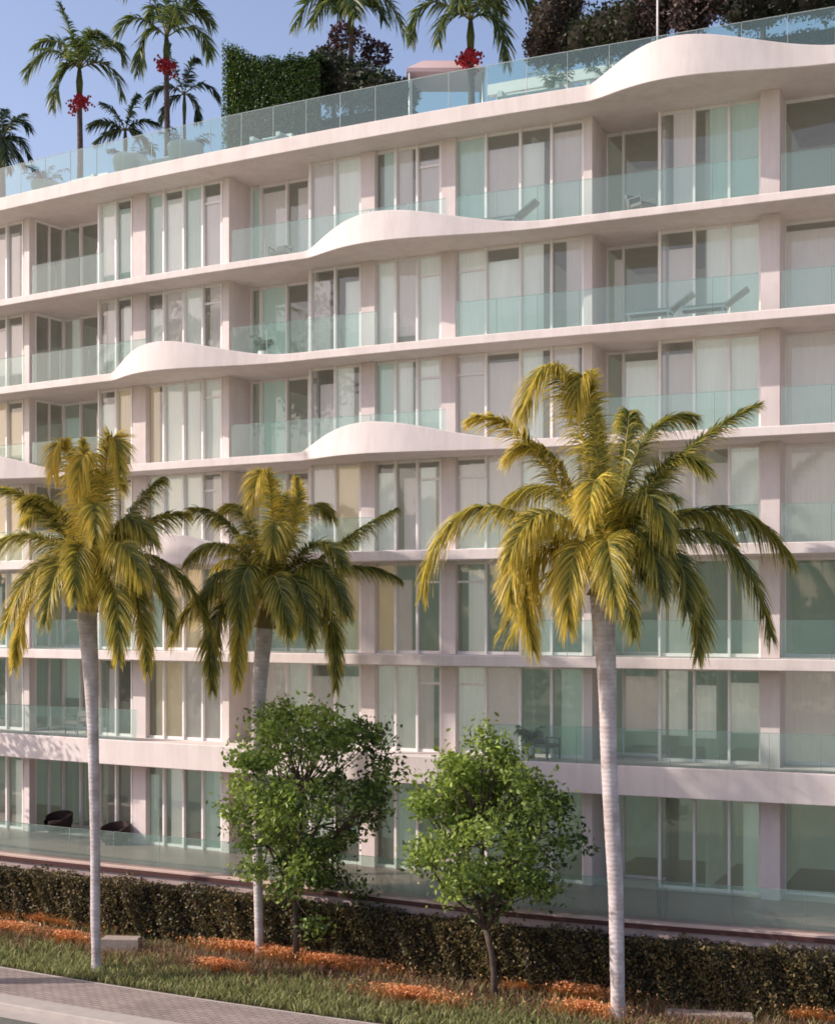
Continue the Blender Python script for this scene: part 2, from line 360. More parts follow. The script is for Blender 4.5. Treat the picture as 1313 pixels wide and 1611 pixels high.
for l in range(1,8):
    z0=FL[l]+.003; z1=ceil(l)-.003
    for (wid,a,b,mul,d,tr) in WIN:
        if wid=='H' and l==7: tr=[]
        if l==1: tr=[]
        xs=[a]+mul+[b]; ss=[S(x,d) for x in xs]
        if wid in 'BEI': ss[-1]=S({'B':157,'E':489,'I':1038}[wid],DF)+.02; 
        if wid=='B': ss[0]=S(46,DF)+.03
        if wid=='E': ss[0]=S(360,DF)-.02
        if wid=='I': ss[0]=S(931,DF)-.02
        if wid=='K': ss[0]=S(1226,DF)-.02
        ss=sorted(ss)
        fr=MB(); gl=MB(); n=len(ss)-1
        mw=.045; bw=.09
        pts=[P(s,d) for s in ss]
        for i in range(n):
            p,q=pts[i],pts[i+1]; t=(q-p).normalized()
            # rails
            for (h0,h1) in ((z0,z0+bw),(z1-bw,z1)):
                beam(fr,p+t*mw*.8,q-t*mw*.8,0,.09,h0,h1)
            if i in tr:
                hh=z0+(z1-z0)*.77; beam(fr,p+t*mw,q-t*mw,0,.08,hh,hh+.07)
            gq=Vector((-t.y,t.x,0))*.05
            gl.poly([p+t*mw*.5+gq+Vector((0,0,z0+bw*.5)),q-t*mw*.5+gq+Vector((0,0,z0+bw*.5)),q-t*mw*.5+gq+Vector((0,0,z1-bw*.5)),p+t*mw*.5+gq+Vector((0,0,z1-bw*.5))])
        for i,p in enumerate(pts):
            t=(pts[min(i+1,n)]-pts[max(i-1,0)]).normalized(); nn=Vector((-t.y,t.x,0))
            a0=p-t*mw*.8-nn*.075; b0=p+t*mw*.8-nn*.075
            beam(fr,a0,b0,0,.185,z0-.001,z1+.001)
        w=fr.build('window',M['frame'],bldg,origin=Vector((pts[0].x,pts[0].y,z0)))
        g=gl.build('pane',M['pane_low'] if l<=3 else M['pane'],None)
        g.parent=w; g.location=-(Vector(bldg.location)+w.location)
        # curtains and blinds behind the panes
        codes=CURT[l][wid]; byc={}
        for i in range(n):
            c=codes[i] if i<len(codes) else '-'
            if c=='-': continue
            mbc=byc.setdefault(c,MB())
            sa,sb=ss[i],ss[i+1]; wdt=sb-sa
            sa+=.02; sb-=.02
            u=rnd.random()
            if u<.16: sa+=wdt*rnd.uniform(.2,.45)
            elif u<.28: sb-=wdt*rnd.uniform(.15,.4)
            zz0=z0+.03+(rnd.uniform(.3,1.2) if rnd.random()<.07 else 0)
            rows=[]; k=0; step=.03; m_=max(2,int((sb-sa)/step)); ph=rnd.random()*6; amp=rnd.uniform(.008,.03)
            zt=z1-.02-(rnd.uniform(.2,.55) if rnd.random()<.35 else 0)
            for k in range(m_+1):
                s=sa+(sb-sa)*k/m_; dd=d+.13+amp*.35*math.sin(s*42+ph+1.3*math.sin(s*7+ph))
                rows.append([P(s,dd,zz0),P(s,dd,zt)])
            mbc.strip(rows)
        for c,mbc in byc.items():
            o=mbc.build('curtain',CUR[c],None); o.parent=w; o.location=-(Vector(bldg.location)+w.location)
    # closing walls at the right-hand end of the recesses
    for px in (157,489,1038):
        mb=MB(); s=S(px,DF); wallbox(mb,s+.005,s+.10,DW+.16 if px<1000 else DW+.5,DR+.3,z0,z1); mb.build('return_wall',M['pier'],bldg)
    # rooms behind
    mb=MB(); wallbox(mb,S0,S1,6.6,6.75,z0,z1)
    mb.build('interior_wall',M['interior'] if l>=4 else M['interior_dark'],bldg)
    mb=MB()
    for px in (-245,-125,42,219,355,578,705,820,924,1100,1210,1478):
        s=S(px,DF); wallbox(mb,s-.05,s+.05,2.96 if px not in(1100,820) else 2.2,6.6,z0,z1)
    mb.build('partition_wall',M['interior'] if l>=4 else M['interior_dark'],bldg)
    if l==1:
        mb=MB(); rows=[[P(s,DW,2.012),P(s,6.6,2.012)] for s in srange(S0,S1,1)]; mb.strip(rows); mb.build('interior_floor',M['floor_in'],bldg)
# end walls and back wall close the block
for s in (S0-.3,S1):
    mb=MB(); wallbox(mb,s,s+.3,1.2,8.2,0,ROOF_B); mb.build('end_wall',M['plaster'],bldg)
mb=MB(); wallbox(mb,S0,S1,8.01,8.3,0,ROOF_T-.01); mb.build('rear_wall',M['plaster'],bldg)

# glass balustrades ----------------------------------------------------------
def balustrade(z,sa,sb,d=.10,h=1.05,panel=1.35,name='balustrade',m=None,parent=bldg,off=None,curb=0):
    mb=MB(); ed=MB(); n=max(1,round((sb-sa)/panel))
    dd=lambda s:(off(s) if off else d)
    for k in range(n):
        a=sa+(sb-sa)*k/n+.012; b=sa+(sb-sa)*(k+1)/n-.012
        seg=srange(a,b,.45)
        mb.strip([[P(s,dd(s),z+curb+.01),P(s,dd(s),z+h)] for s in seg],smooth=True)
        for e0,e1 in ((a-.012,a+.004),):
            ed.hexa([P(e0,dd(a)-.01,z),P(e1,dd(a)-.01,z),P(e1,dd(a)+.012,z),P(e0,dd(a)+.012,z),P(e0,dd(a)-.01,z+h),P(e1,dd(a)-.01,z+h),P(e1,dd(a)+.012,z+h),P(e0,dd(a)+.012,z+h)])
        for s0,s1 in zip(seg,seg[1:]):
            ed.hexa([P(s0,dd(s0)-.008,z+h),P(s1,dd(s1)-.008,z+h),P(s1,dd(s1)+.008,z+h),P(s0,dd(s0)+.008,z+h),
                     P(s0,dd(s0)-.008,z+h+.016),P(s1,dd(s1)-.008,z+h+.016),P(s1,dd(s1)+.008,z+h+.016),P(s0,dd(s0)+.008,z+h+.016)])
    o=mb.build(name,m or M['bal'],parent)
    e=ed.build('glass_edge',M['baledgeroof'] if m is M['balroof'] else M['baledge'],None); e.parent=o; e.location=(0,0,0)
    return o
BAL={7:[(48,160),(362,700),(716,1192),(1228,1640)],6:[(-118,36),(48,230),(362,592),(716,1192),(1228,1640)],
     5:[(-118,36),(48,160),(362,700),(920,1192),(1228,1640)],4:[(-118,36),(48,160),(362,592),(720,1192),(1228,1640)],
     3:[(-118,36),(48,210),(362,560),(819,1192),(1228,1640)],2:[(-118,212),(765,1640)]}
for l,segs in BAL.items():
    for a,b in segs: balustrade(FL[l],S(a),S(b))
def roofoff(s): return .12
balustrade(ROOF_T,S0+.1,S1-.1,.14,1.12,1.25,'roof_balustrade',M['balroof'])

# ------------------------------------------------------------------ terrace, ground
SA,SB=S(1.0*0),S(1313)
def te(s):
    t=max(0,min(1,(s-SA)/(SB-SA))); return -(2.55+.45*t+.22*math.sin(t*9+1.0))
def toff(s): return te(s)+.5
terr=thing('terrace',tuple(P(S(650),-2,2)),'raised tiled terrace with a dark red edge along the foot of the building','terrace')
mb=MB(); ss=srange(S0,S1,.3)
mb.strip([[P(s,te(s)+.0,2.0),P(s,-1,2.0),P(s,1.3,2.0),P(s,1.75,2.0)] for s in ss]); mb.build('tiled_floor',M['terrace'],terr)
mb=MB(); mb.strip([[P(s,te(s)+.05,1.83),P(s,te(s)-.04,1.83),P(s,te(s)-.04,1.955),P(s,te(s)+.03,1.955)] for s in ss],smooth=False)
mb.build('edge_trim',M['edge'],terr)
mb=MB(); mb.strip([[P(s,te(s)-.02,1.957),P(s,te(s)-.02,2.006),P(s,te(s)+.22,2.006),P(s,te(s)+.22,2.0)] for s in ss],smooth=False)
mb.build('coping',mat('coping',(.58,.44,.38),.7,(.50,.38,.33),3),terr)
mb=MB(); mb.strip([[P(s,te(s)+.04,-.2),P(s,te(s)+.04,1.83)] for s in ss]); mb.build('retaining_wall',M['wall'],terr)
balustrade(2.0,S0+.1,S1-.1,0,1.0,1.8,'balustrade',M['balterr'],terr,off=toff)

def bh(d):
    t=max(0,min(1,(d+7.2)/3.0)); return .08*t*t*(3-2*t)
def sheet(name,d0,d1,z,m,step=.5,uv=False,s0=0,s1=None):
    mb=MB(); ss=srange(s0,s1 or SMAX,step); nd=max(1,int(abs(d1-d0)/1.0)); 
    mb.strip([[P(s,d0+(d1-d0)*k/nd,z) for k in range(nd+1)] for s in ss],smooth=False)
    o=mb.build(name,m); tag(o,kind='structure')
    if uv:
        me=o.data; u=me.uv_layers.new(name='UVMap'); 
        cols=nd+1
        for lp in me.loops:
            vi=lp.vertex_index; i,k=divmod(vi,cols); u.data[lp.index].uv=(ss[i],d0+(d1-d0)*k/nd)
    return o
mb=MB(); mb.poly([(-900,-700,-.16),(900,-700,-.16),(900,1600,-.16),(-900,1600,-.16)]); tag(mb.build('ground',M['ground']),kind='structure')
mb=MB(); mb.strip([[P(s,d,bh(d)-.004) for d in (9,-3,-4.2,-4.8,-5.4,-6,-6.6,-7.2,-8.05)] for s in srange(0,SMAX,.6)]); tag(mb.build('planting_bed_soil',M['soil']),kind='structure')
sheet('pavement',-8.0,-10.1,.006,M['paver'],uv=True)
mb=MB(); mb.strip([[P(s,-7.98,-.1),P(s,-7.98,.012),P(s,-8.06,.012),P(s,-8.09,-.1)] for s in srange(0,SMAX,.5)],smooth=False); tag(mb.build('pavement_edging',M['kerb']),kind='structure')
mb=MB(); mb.strip([[P(s,-10.1,-.1),P(s,-10.1,.03),P(s,-10.75,.03),P(s,-10.78,0),P(s,-10.8,-.12),P(s,-11.3,-.125),P(s,-11.32,-.2)] for s in srange(0,SMAX,.5)],smooth=False); tag(mb.build('kerb',M['kerb']),kind='structure')
sheet('road',-11.3,-22,-.13,M['asphalt'],1.0)

# ------------------------------------------------------------------ vegetation generators
def lerp(a,b,t): return tuple(a[i]+(b[i]-a[i])*t for i in range(3))
def jit(c,r,a=.18):
    k=1+r.uniform(-a,a); return tuple(max(0,x*k) for x in c)
GOLD=(.92,.70,.12); OLIVE=(.30,.30,.055); GREEN=(.085,.12,.03); PALE=(.42,.37,.12)
def bez(a,b,c,t): return a*(1-t)**2+b*(2*t*(1-t))+c*t*t
def frond(mb,A,B,C,r,L=.85,n=64,wid=.055,gold=.5,droop=.55,rach=.035,seg=3,base_c=None,cols=(GOLD,OLIVE,GREEN)):
    pts=[bez(A,B,C,k/14) for k in range(15)]
    cgold,col,cgr=cols
    rc=lerp(cgold,(.35,.30,.12),.5)
    mb.tube(pts,[rach*(1-.8*k/14) for k in range(15)],5,c=(*rc,1),cap=False)
    length=sum((pts[i+1]-pts[i]).length for i in range(14))
    roll=r.uniform(-.5,.5)
    for i in range(n):
        t=.10+.90*(i+r.random()*.6)/n
        t=min(t,.999)
        p=bez(A,B,C,t); T=(bez(A,B,C,min(1,t+.02))-bez(A,B,C,t-.02)).normalized()
        up=Vector((0,0,1)); sd=T.cross(up)
        if sd.length<.25: sd=T.cross(Vector((.3,-.9,.1)))
        sd.normalize(); U=sd.cross(T).normalized()
        sd=(sd*math.cos(roll)+U*math.sin(roll)).normalized()
        prof=min(1,(t/.22))**.7*(1-max(0,(t-.55)/.45)**2*.62)
        sweep=.45+.75*t
        for sg in (-1,1):
            ll=L*prof*r.uniform(.78,1.12)
            dr=droop*r.uniform(.7,1.4)
            d0=(sd*sg*math.cos(sweep)+T*math.sin(sweep)+U*r.uniform(-.25,.55)+Vector((r.uniform(-.1,.1),r.uniform(-.1,.1),r.uniform(-.1,.1)))).normalized()
            wv=(T-d0*T.dot(d0))
            if wv.length<.1: wv=U.copy()
            wv=(wv.normalized()+U*r.uniform(-.7,.7)).normalized()
            w=wid*r.uniform(.7,1.15)
            g=max(0,min(1,gold-.13+r.uniform(-.42,.42)))
            cb=jit(lerp(cgr,col,min(1,g*2)) if g<.5 else lerp(col,cgold,(g-.5)*2),r)
            prev=None
            for k in range(seg+1):
                u=k/seg; q=p+d0*ll*u+Vector((0,0,-1))*ll*dr*u*u
                ww=w*(1-u)**.55*(.55+.45*min(1,u*4)) if k<seg else .004
                ct=lerp(cb,cgold if g>.2 else col,.85*u*u)
                a=mb.vert(q-wv*ww*.5,(*ct,1)); b=mb.vert(q+wv*ww*.5,(*ct,1))
                if prev: mb.face((prev[0],prev[1],b,a),0,False)
                prev=(a,b)
def ptrunk(mb,pts,rad,n=18,r=None,ring=.16,amp=.012):
    """ringed trunk through a few (point, radius) stations"""
    P_=[Vector(p) for p in pts]; out=[];ro=[]
    tot=sum((P_[i+1]-P_[i]).length for i in range(len(P_)-1)); m=int(tot/.08)
    def cat(i,t,arr):
        g=lambda k: arr[max(0,min(len(arr)-1,k))]
        p0,p1,p2,p3=g(i-1),g(i),g(i+1),g(i+2)
        return .5*((2*p1)+(p2-p0)*t+(2*p0-5*p1+4*p2-p3)*t*t+(3*p1-p0-3*p2+p3)*t**3)
    for k in range(m+1):
        u=k/m*(len(P_)-1); i=min(int(u),len(P_)-2); t=u-i
        out.append(cat(i,t,P_)); ro.append(cat(i,t,rad)+(amp if k%2 else -amp*.4)*r.uniform(.3,1.3))
    mb.tube(out,ro,n)

def big_palm(label,Z,trunk_px,trunk_w,crown,fronds,seed,group,gold=.6,scale=1.0,density=1.15,heart=14):
    """trunk_px: photo points bottom->top; crown: photo point of the growing tip; fronds: (ctrl px,py,dz, tip px,py,dz, gold, L)"""
    r=random.Random(seed)
    base=W(*trunk_px[0],Z); base.z=0
    t=thing('palm_tree',tuple(base),label,'palm tree',group)
    pts=[W(x,y,Z) for x,y in trunk_px]; pts[0].z=-.1; pts.insert(1,pts[0].lerp(pts[1],.22)); trunk_w=[trunk_w[0]*1.35]+[trunk_w[0]]+list(trunk_w[1:])
    mb=MB(); ptrunk(mb,pts,[w*Z/F/2*(.80 if i else 1.05) for i,w in enumerate(trunk_w)],18,r,amp=.004); mb.build('trunk',M['ptrunk'],t,origin=tuple(base))
    c=W(*crown,Z)
    # crownshaft/boots linking trunk to leaves
    mb=MB(); top=pts[-1]
    mb.tube([top+Vector((0,0,-.12)),top.lerp(c,.4),top.lerp(c,.8),c+Vector((0,0,.1))],[trunk_w[-1]*Z/F/2*1.02,.22,.14,.05],12,c=(.34,.27,.12,1))
    mb.build('crownshaft',M['palmleaf'],t)
    for k,fd in enumerate(fronds):
        (bx,by,bz,tx,ty,tz,g,L)=fd
        B=W(bx,by,Z+bz); C=W(tx,ty,Z+tz)
        A=c+Vector((0,0,r.uniform(-.35,.1)))+ (Vector((B.x-c.x,B.y-c.y,0)).normalized()*.12)
        mb=MB(); ln=(C-A).length
        frond(mb,A,B,C,r,L=L*scale*1.0,wid=.042,n=int((80+ln*50)*density),gold=g,droop=r.uniform(.4,.85),seg=4)
        mb.build('frond',M['palmleaf'],t)
    # shorter inner fronds fill the heart of the crown all round
    R0=max(abs(f[3]-crown[0]) for f in fronds)*Z/F
    for k in range(heart):
        a=k*2.39996+r.uniform(-.3,.3); el=R(r.choice([-25,-5,15,40,62])+r.uniform(-10,10)); ln=R0*r.uniform(.42,.68)
        dv=Vector((math.cos(a)*math.cos(el),math.sin(a)*math.cos(el),math.sin(el)))
        B=c+dv*ln*.55+Vector((0,0,ln*.28)); C=c+dv*ln+Vector((0,0,-ln*.28))
        mb=MB(); gg=gold+(-.32 if dv.x>.2 else .1)+r.uniform(-.1,.1)  # sun side put into the colour: left fronds more golden, right ones greener
        frond(mb,c+Vector((0,0,r.uniform(-.3,.1))),B,C,r,L=.62*scale*(R0/4.2)**.5,n=int(64*density),gold=max(.12,gg),wid=.048,seg=4,droop=r.uniform(.4,.8))
        mb.build('frond',M['palmleaf'],t)
    return t

# ------------------------------------------------------------------ the three street palms
G3='street palms with golden fronds along the pavement'
big_palm('tallest golden-green palm, rightmost street palm, with a curved pale trunk',34.6,
  [(972,1612),(970,1500),(968,1400),(962,1290),(957,1180),(955,1080),(950,1000),(947,932)],[30,29,30,31,32,36,43,50],(957,885),[
  (893,430,-.5,820,650,-1.4,.62,1.0),(832,632,-.3,742,660,-.6,.72,.8),(712,680,-.4,664,928,-.6,.6,.8),(1046,700,.3,1194,636,.5,.3,.75),
  (985,640,.6,1092,655,1.0,.3,.85),(1140,715,.2,1246,885,.2,.3,.7),(1158,746,-.5,1212,1000,-.8,.22,.72),(1120,842,-.8,1097,1030,-1.0,.32,.8),
  (785,790,-.9,838,1020,-1.2,.75,.9),(800,770,-1.4,805,950,-1.8,.7,.85),(895,770,-2.0,893,985,-2.5,.75,.8),(950,770,-2.3,968,950,-2.9,.55,.8),
  (1020,770,-1.9,1040,935,-2.4,.3,.85),(925,470,-.3,905,640,-1.2,.72,.85),(1000,590,1.8,985,660,2.9,.4,.8),(880,700,2.2,790,800,3.2,.5,.8),
  (1060,740,1.8,1150,850,3.0,.25,.75),(948,720,0,936,640,.3,.5,.7),(1010,700,-1.6,1050,840,-2.7,.35,.85),(850,730,-1.6,800,880,-2.4,.68,.8),
  (940,660,-1.6,925,820,-3.0,.7,.9),(1080,800,-1.2,1080,960,-1.6,.25,.8),(870,640,.2,800,720,0,.6,.8),(1040,660,-.6,1110,740,-1.6,.3,.8)],
  11,G3)
big_palm('golden palm in the middle, its slim trunk partly hidden by the left leafy tree',40.8,
  [(408,1514),(407,1440),(405,1350),(404,1250),(405,1150),(409,1070),(417,982)],[18,18,19,20,23,29,34],(424,925),[
  (432,640,0,392,800,-.8,.8,.75),(478,800,.4,466,752,.6,.85,.7),(375,800,.3,300,800,.4,.25,.75),(352,815,-.8,296,882,-1.2,.5,.65),
  (537,842,.2,624,800,.2,.2,.6),(550,860,.3,628,912,.3,.2,.55),(325,880,.2,270,1008,.1,.5,.65),(318,905,-.8,334,1085,-1.0,.35,.7),
  (375,905,-1.8,373,1078,-1.8,.7,.6),(535,870,-.5,528,1082,-.6,.3,.65),(510,830,-1.4,545,965,-2,.25,.75),(430,850,-2.4,455,1000,-2.6,.35,.7),
  (470,850,-2,490,1010,-2.4,.25,.7),(380,830,-2,375,985,-2.4,.3,.75),(385,750,1,345,810,1.8,.45,.7),(485,750,1.4,520,810,2.2,.3,.7),
  (440,760,-1.4,430,860,-2.4,.55,.8),(340,850,-1.4,320,960,-1.8,.3,.75),(500,800,-1,540,890,-1.6,.22,.75),(450,740,.2,440,790,.4,.7,.7)],
  23,G3,)
big_palm('bushy golden palm, leftmost of the three along the pavement',39.6,
  [(152,1530),(150,1440),(150,1340),(148,1240),(146,1140),(143,1060),(136,955)],[19,19,19,20,23,30,38],(145,893),[
  (100,600,-.3,84,745,-.8,.95,.75),(172,580,-.2,190,745,-.9,.8,.8),(140,620,-.8,120,770,-1.6,.95,.8),(222,770,.5,256,752,.6,.35,.7),
  (215,805,.2,294,808,.3,.5,.7),(70,770,.4,-5,770,.6,.45,.8),(50,790,.2,-40,880,.3,.5,.75),(45,860,-.4,22,1048,-.5,.75,.7),
  (62,830,-1.2,8,985,-1.6,.65,.75),(268,822,-.6,330,988,-.8,.4,.7),(222,850,-1.4,232,1055,-1.6,.6,.7),(188,870,-2,186,1035,-2.3,.6,.75),
  (92,830,-1.6,72,975,-2.2,.5,.8),(182,800,-1.8,222,905,-2.6,.65,.85),(140,700,1,190,760,1.8,.6,.8),(95,740,1.3,40,820,2.0,.5,.75),
  (150,720,-1.2,150,840,-2.5,.7,.85),(120,810,-2,118,940,-2.8,.6,.8),(250,840,-1.2,268,985,-1.8,.45,.75),(90,760,.1,40,790,.1,.55,.8),
  (140,760,0,130,692,.2,.9,.7),(190,760,-.8,240,850,-1.4,.5,.8)],
  31,G3)

# ------------------------------------------------------------------ leafy street trees
def leaves(mb,centres,n,size,cols,r,flat=.5):
    for k in range(n):
        c,rad=centres[r.randrange(len(centres))]
        while True:
            v=Vector((r.uniform(-1,1),r.uniform(-1,1),r.uniform(-1,1)))
            if v.length<1: break
        p=c+v*rad
        leaf(mb,p,size*r.uniform(.6,1.25),jit(lerp(cols[0],cols[1],r.random()**1.5),r,.25),r)
def leaf(mb,p,sz,c,r,upb=.35):
    nrm=Vector((r.gauss(0,1),r.gauss(0,1),r.gauss(0,1)+upb)).normalized()
    x=nrm.cross(Vector((r.gauss(0,1),r.gauss(0,1),r.gauss(0,1))))
    if x.length<.05: x=nrm.orthogonal()
    x.normalize(); y=nrm.cross(x)
    mb.poly([p-x*sz*.5,p-y*sz*.27+nrm*sz*.08,p+x*sz*.5,p+y*sz*.27+nrm*sz*.08],(*c,1))
def leafy_tree(label,Z,stem,forks,cc,rx,rz,nl,size,seed,cols,group):
    r=random.Random(seed+40); base=W(*stem[0],Z); base.z=0
    t=thing('leafy_tree',tuple(base),label,'tree',group)
    tp=[W(x,y,Z) for x,y in stem]; tp[0].z=-.05
    mb=MB(); mb.tube(tp,[.10,.085,.08,.075][:len(tp)] if len(tp)<=4 else [.1]*len(tp),9)
    C=W(*cc,Z); ends=[]
    sub=[]
    for fx,fy,fz in forks:
        q=W(fx,fy,Z+fz); a=tp[-1] ; m=(a+q)/2+Vector((r.uniform(-.1,.1),r.uniform(-.1,.1),-.05))
        mb.tube([a,m,q],[.06,.05,.04],7); sub.append(q)
    clumps=[]
    for k in range(112):
        while True:
            v=Vector((r.uniform(-1,1),r.uniform(-1,1),r.uniform(-1,1)))
            if .35<v.length<1: break
        if v.length<.62 and r.random()<.5: continue
        w=1.0 if v.z<.2 else 1-.25*(v.z-.2)
        p=C+Vector((v.x*rx*w,v.y*rx*w,v.z*rz))*r.uniform(.86,1.1)+Vector((r.uniform(-.3,.3),0,r.uniform(-.35,.35)))
        clumps.append((p,r.uniform(.28,.5)))
        q=min(sub,key=lambda s:(s-p).length+r.uniform(0,1.2))
        d=p-q; m=q+d*.5+Vector((r.uniform(-.15,.15),r.uniform(-.15,.15),-.10*d.length))
        mb.tube([q,m,p],[.032,.02,.008],5,cap=False)
    mb.build('trunk',M['bark'],t)
    ml=MB()
    for p,rad in clumps:
        shade=max(0,min(1,.5+(-(p.x-C.x)/rx)*.35+(p.z-C.z)/rz*.2+r.uniform(-.25,.25)))  # sunlight put into the leaf colour: left and upper clumps lighter
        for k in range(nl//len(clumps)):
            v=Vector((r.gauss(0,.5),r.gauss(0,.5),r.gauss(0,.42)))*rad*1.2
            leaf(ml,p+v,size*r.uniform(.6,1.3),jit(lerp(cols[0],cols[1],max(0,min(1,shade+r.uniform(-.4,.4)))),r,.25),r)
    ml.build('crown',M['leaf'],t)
    return t
TC=((.045,.085,.024),(.36,.47,.085))
leafy_tree('bushy green tree just right of the middle palm, forked low above orange flowers',40.0,
  [(466,1502),(466,1458),(464,1420),(462,1402)],[(452,1375,0),(440,1330,.3),(470,1370,-.2),(492,1345,-.3),(500,1300,.2),(450,1260,-.4),(478,1240,.5),(420,1330,-.3),(530,1310,0)],(484,1243),2.35,3.25,14500,.175,3,TC,'leafy trees in front of the hedge')
leafy_tree('round-headed green tree with a bent thin stem, nearest the middle of the hedge',36.6,
  [(778,1578),(777,1535),(773,1500),(764,1462)],[(745,1440,0),(735,1400,.3),(770,1420,-.2),(790,1375,-.3),(800,1320,.2),(730,1330,-.4),(760,1300,.5),(700,1400,-.3),(830,1370,0)],(765,1312),2.15,2.45,13500,.17,8,TC,'leafy trees in front of the hedge')

r=random.Random(140)
t=thing('tall_tree',(-18.5,38,0),'tall leafy tree further up the street, beyond the left edge of the picture','tree')
mb=MB(); mb.tube([(-18.5,38,-.1),(-18.3,38,8),(-18.6,38.1,15),(-18.5,38,21)],[.38,.3,.24,.1],12); mb.build('trunk',M['bark'],t)
mb=MB()
for k in range(70):
    v=Vector((r.gauss(0,1),r.gauss(0,1),r.gauss(0,1))).normalized()*r.uniform(.4,1); q=Vector((-18.5,38,21.3))+Vector((v.x*2.8,v.y*2.7,v.z*3.6))
    for j in range(70):
        leaf(mb,q+Vector((r.gauss(0,.4),r.gauss(0,.4),r.gauss(0,.4))),r.uniform(.2,.36),jit(lerp((.045,.085,.018),(.15,.22,.03),r.random()),r,.2),r)
mb.build('crown',M['leaf'],t)
r=random.Random(141); c=Vector((-20,42.6,22.3)); t=thing('tall_palm',(-20,42.6,0),'very tall palm beyond the left edge of the picture','palm tree')
mb=MB(); ptrunk(mb,[(-20,42.6,-.1),(-19.8,42.6,8),(-20,42.6,22)],[.22,.18,.16],12,r); mb.build('trunk',M['ptrunk'],t)
mb=MB()
for k in range(16):
    a=k*2.4; dv=Vector((math.cos(a),math.sin(a),.35+.5*math.sin(k*1.7))); frond(mb,c,c+dv*1.8+Vector((0,0,.7)),c+dv*3.6+Vector((0,0,-1.3)),r,n=70,wid=.07,L=1.0)
mb.build('crown',M['palmleaf'],t)

r=random.Random(150)
t=thing('street_tree',(-21,50.3,0),'leafy tree beside the terrace, beyond the left edge of the picture','tree')
mb=MB(); mb.tube([(-21,50.3,-.1),(-20.9,50.2,3),(-21,50.3,8)],[.2,.16,.06],10); mb.build('trunk',M['bark'],t)
mb=MB()
for k in range(34):
    v=Vector((r.gauss(0,1),r.gauss(0,1),r.gauss(0,1))).normalized()*r.uniform(.4,1); q=Vector((-21,50.3,8.6))+Vector((v.x*1.9,v.y*1.7,v.z*2.6))
    for j in range(60):
        leaf(mb,q+Vector((r.gauss(0,.35),r.gauss(0,.35),r.gauss(0,.35))),r.uniform(.16,.28),jit(lerp((.045,.085,.018),(.2,.3,.04),r.random()),r,.2),r)
mb.build('crown',M['leaf'],t)

# ------------------------------------------------------------------ long hedge below the terrace
r=random.Random(77)
hb=thing('hedge',tuple(P(S(650),-3.4,0)),'long clipped brown-green hedge running below the terrace edge','hedge')
mb=MB(); rows=[]
hn=lambda s,z: .10*math.sin(s*2.1+z*3)+.07*math.sin(s*5.3+z*1.7+1)+.05*math.sin(s*11.+z*5)
for s in srange(S0,S1,.25):
    f=te(s)-.85
    rows.append([P(s,te(s)-.08,1.62),P(s,te(s)-.5,1.68+hn(s,9)*.6),P(s,f+.08,1.55+hn(s,8)*.6)]+[P(s,f+.10+hn(s,z),z) for z in (1.3,1.0,.7,.4,.1,-.05)])
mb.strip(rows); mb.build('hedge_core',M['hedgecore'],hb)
mb=MB(); HC=((.024,.020,.009),(.30,.215,.085))
n=46000
for k in range(n):
    s=r.uniform(S(-60),S(1380)); patch=.5+.5*math.sin(s*1.3+2*math.sin(s*.37)); 
    if r.random()<.18: z=1.66+r.gauss(0,.05)+hn(s,9)*.6; d=te(s)-r.uniform(.1,.9)
    else: z=r.uniform(0,1.72); d=te(s)-.80-abs(r.gauss(0,.07))+hn(s,z)
    c=lerp(HC[0],HC[1],max(0,min(1,r.random()**1.6*.9+.25*patch-.1)))
    if r.random()<.12: c=lerp(c,(.10,.13,.03),.7)
    leaf(mb,P(s,d,z),r.uniform(.07,.13),jit(c,r,.3),r)
mb.build('foliage',M['hedge'],hb)

# ------------------------------------------------------------------ planting bed: grasses and flowers
def tuftfield(name,zones,n,h,w,cols,seed,label,lean=.35,m='grass',cat='grass'):
    r=random.Random(seed); mb=MB(); tot=sum(z[4] for z in zones)
    for (px,py,rs,rd,wt) in zones:
        Zc=CH*F/(py-HY); c=W(px,py,Zc)
        # nearest facade coordinates
        s=min((TAB[i][0] for i in range(0,len(TAB),4)),key=lambda q:(P(q,-5.5)-Vector((c.x,c.y,0))).length)
        dv=Vector((c.x,c.y,0))-P(s,0); p_,nn=curve(s); d=dv.dot(nn)
        for k in range(int(n*wt/tot)):
            a=r.random()*6.283; q=abs(r.gauss(0,.62)); ss=s+rs*q*math.cos(a)*r.uniform(.8,1.15); dd=d+rd*q*math.sin(a)
            dd=max(-7.95,min(te(ss)-.9,dd))
            hh=h*r.uniform(.5,1.2); p=P(ss,dd,bh(dd))
            L=Vector((r.gauss(0,lean),r.gauss(0,lean),1)).normalized()*hh
            x=Vector((math.cos(a),math.sin(a),0))*w*r.uniform(.6,1.3)
            cb=jit(lerp(cols[0],cols[1],r.random()),r,.25)
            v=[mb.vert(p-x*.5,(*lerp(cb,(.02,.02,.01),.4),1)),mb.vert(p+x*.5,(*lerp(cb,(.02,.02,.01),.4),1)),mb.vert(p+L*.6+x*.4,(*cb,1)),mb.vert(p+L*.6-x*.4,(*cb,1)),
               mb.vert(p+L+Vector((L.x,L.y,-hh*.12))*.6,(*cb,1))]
            mb.face(v[:4]); mb.face((v[3],v[2],v[4]))
    o=mb.build(name,M[m]); tag(o,label,cat,kind='stuff'); return o
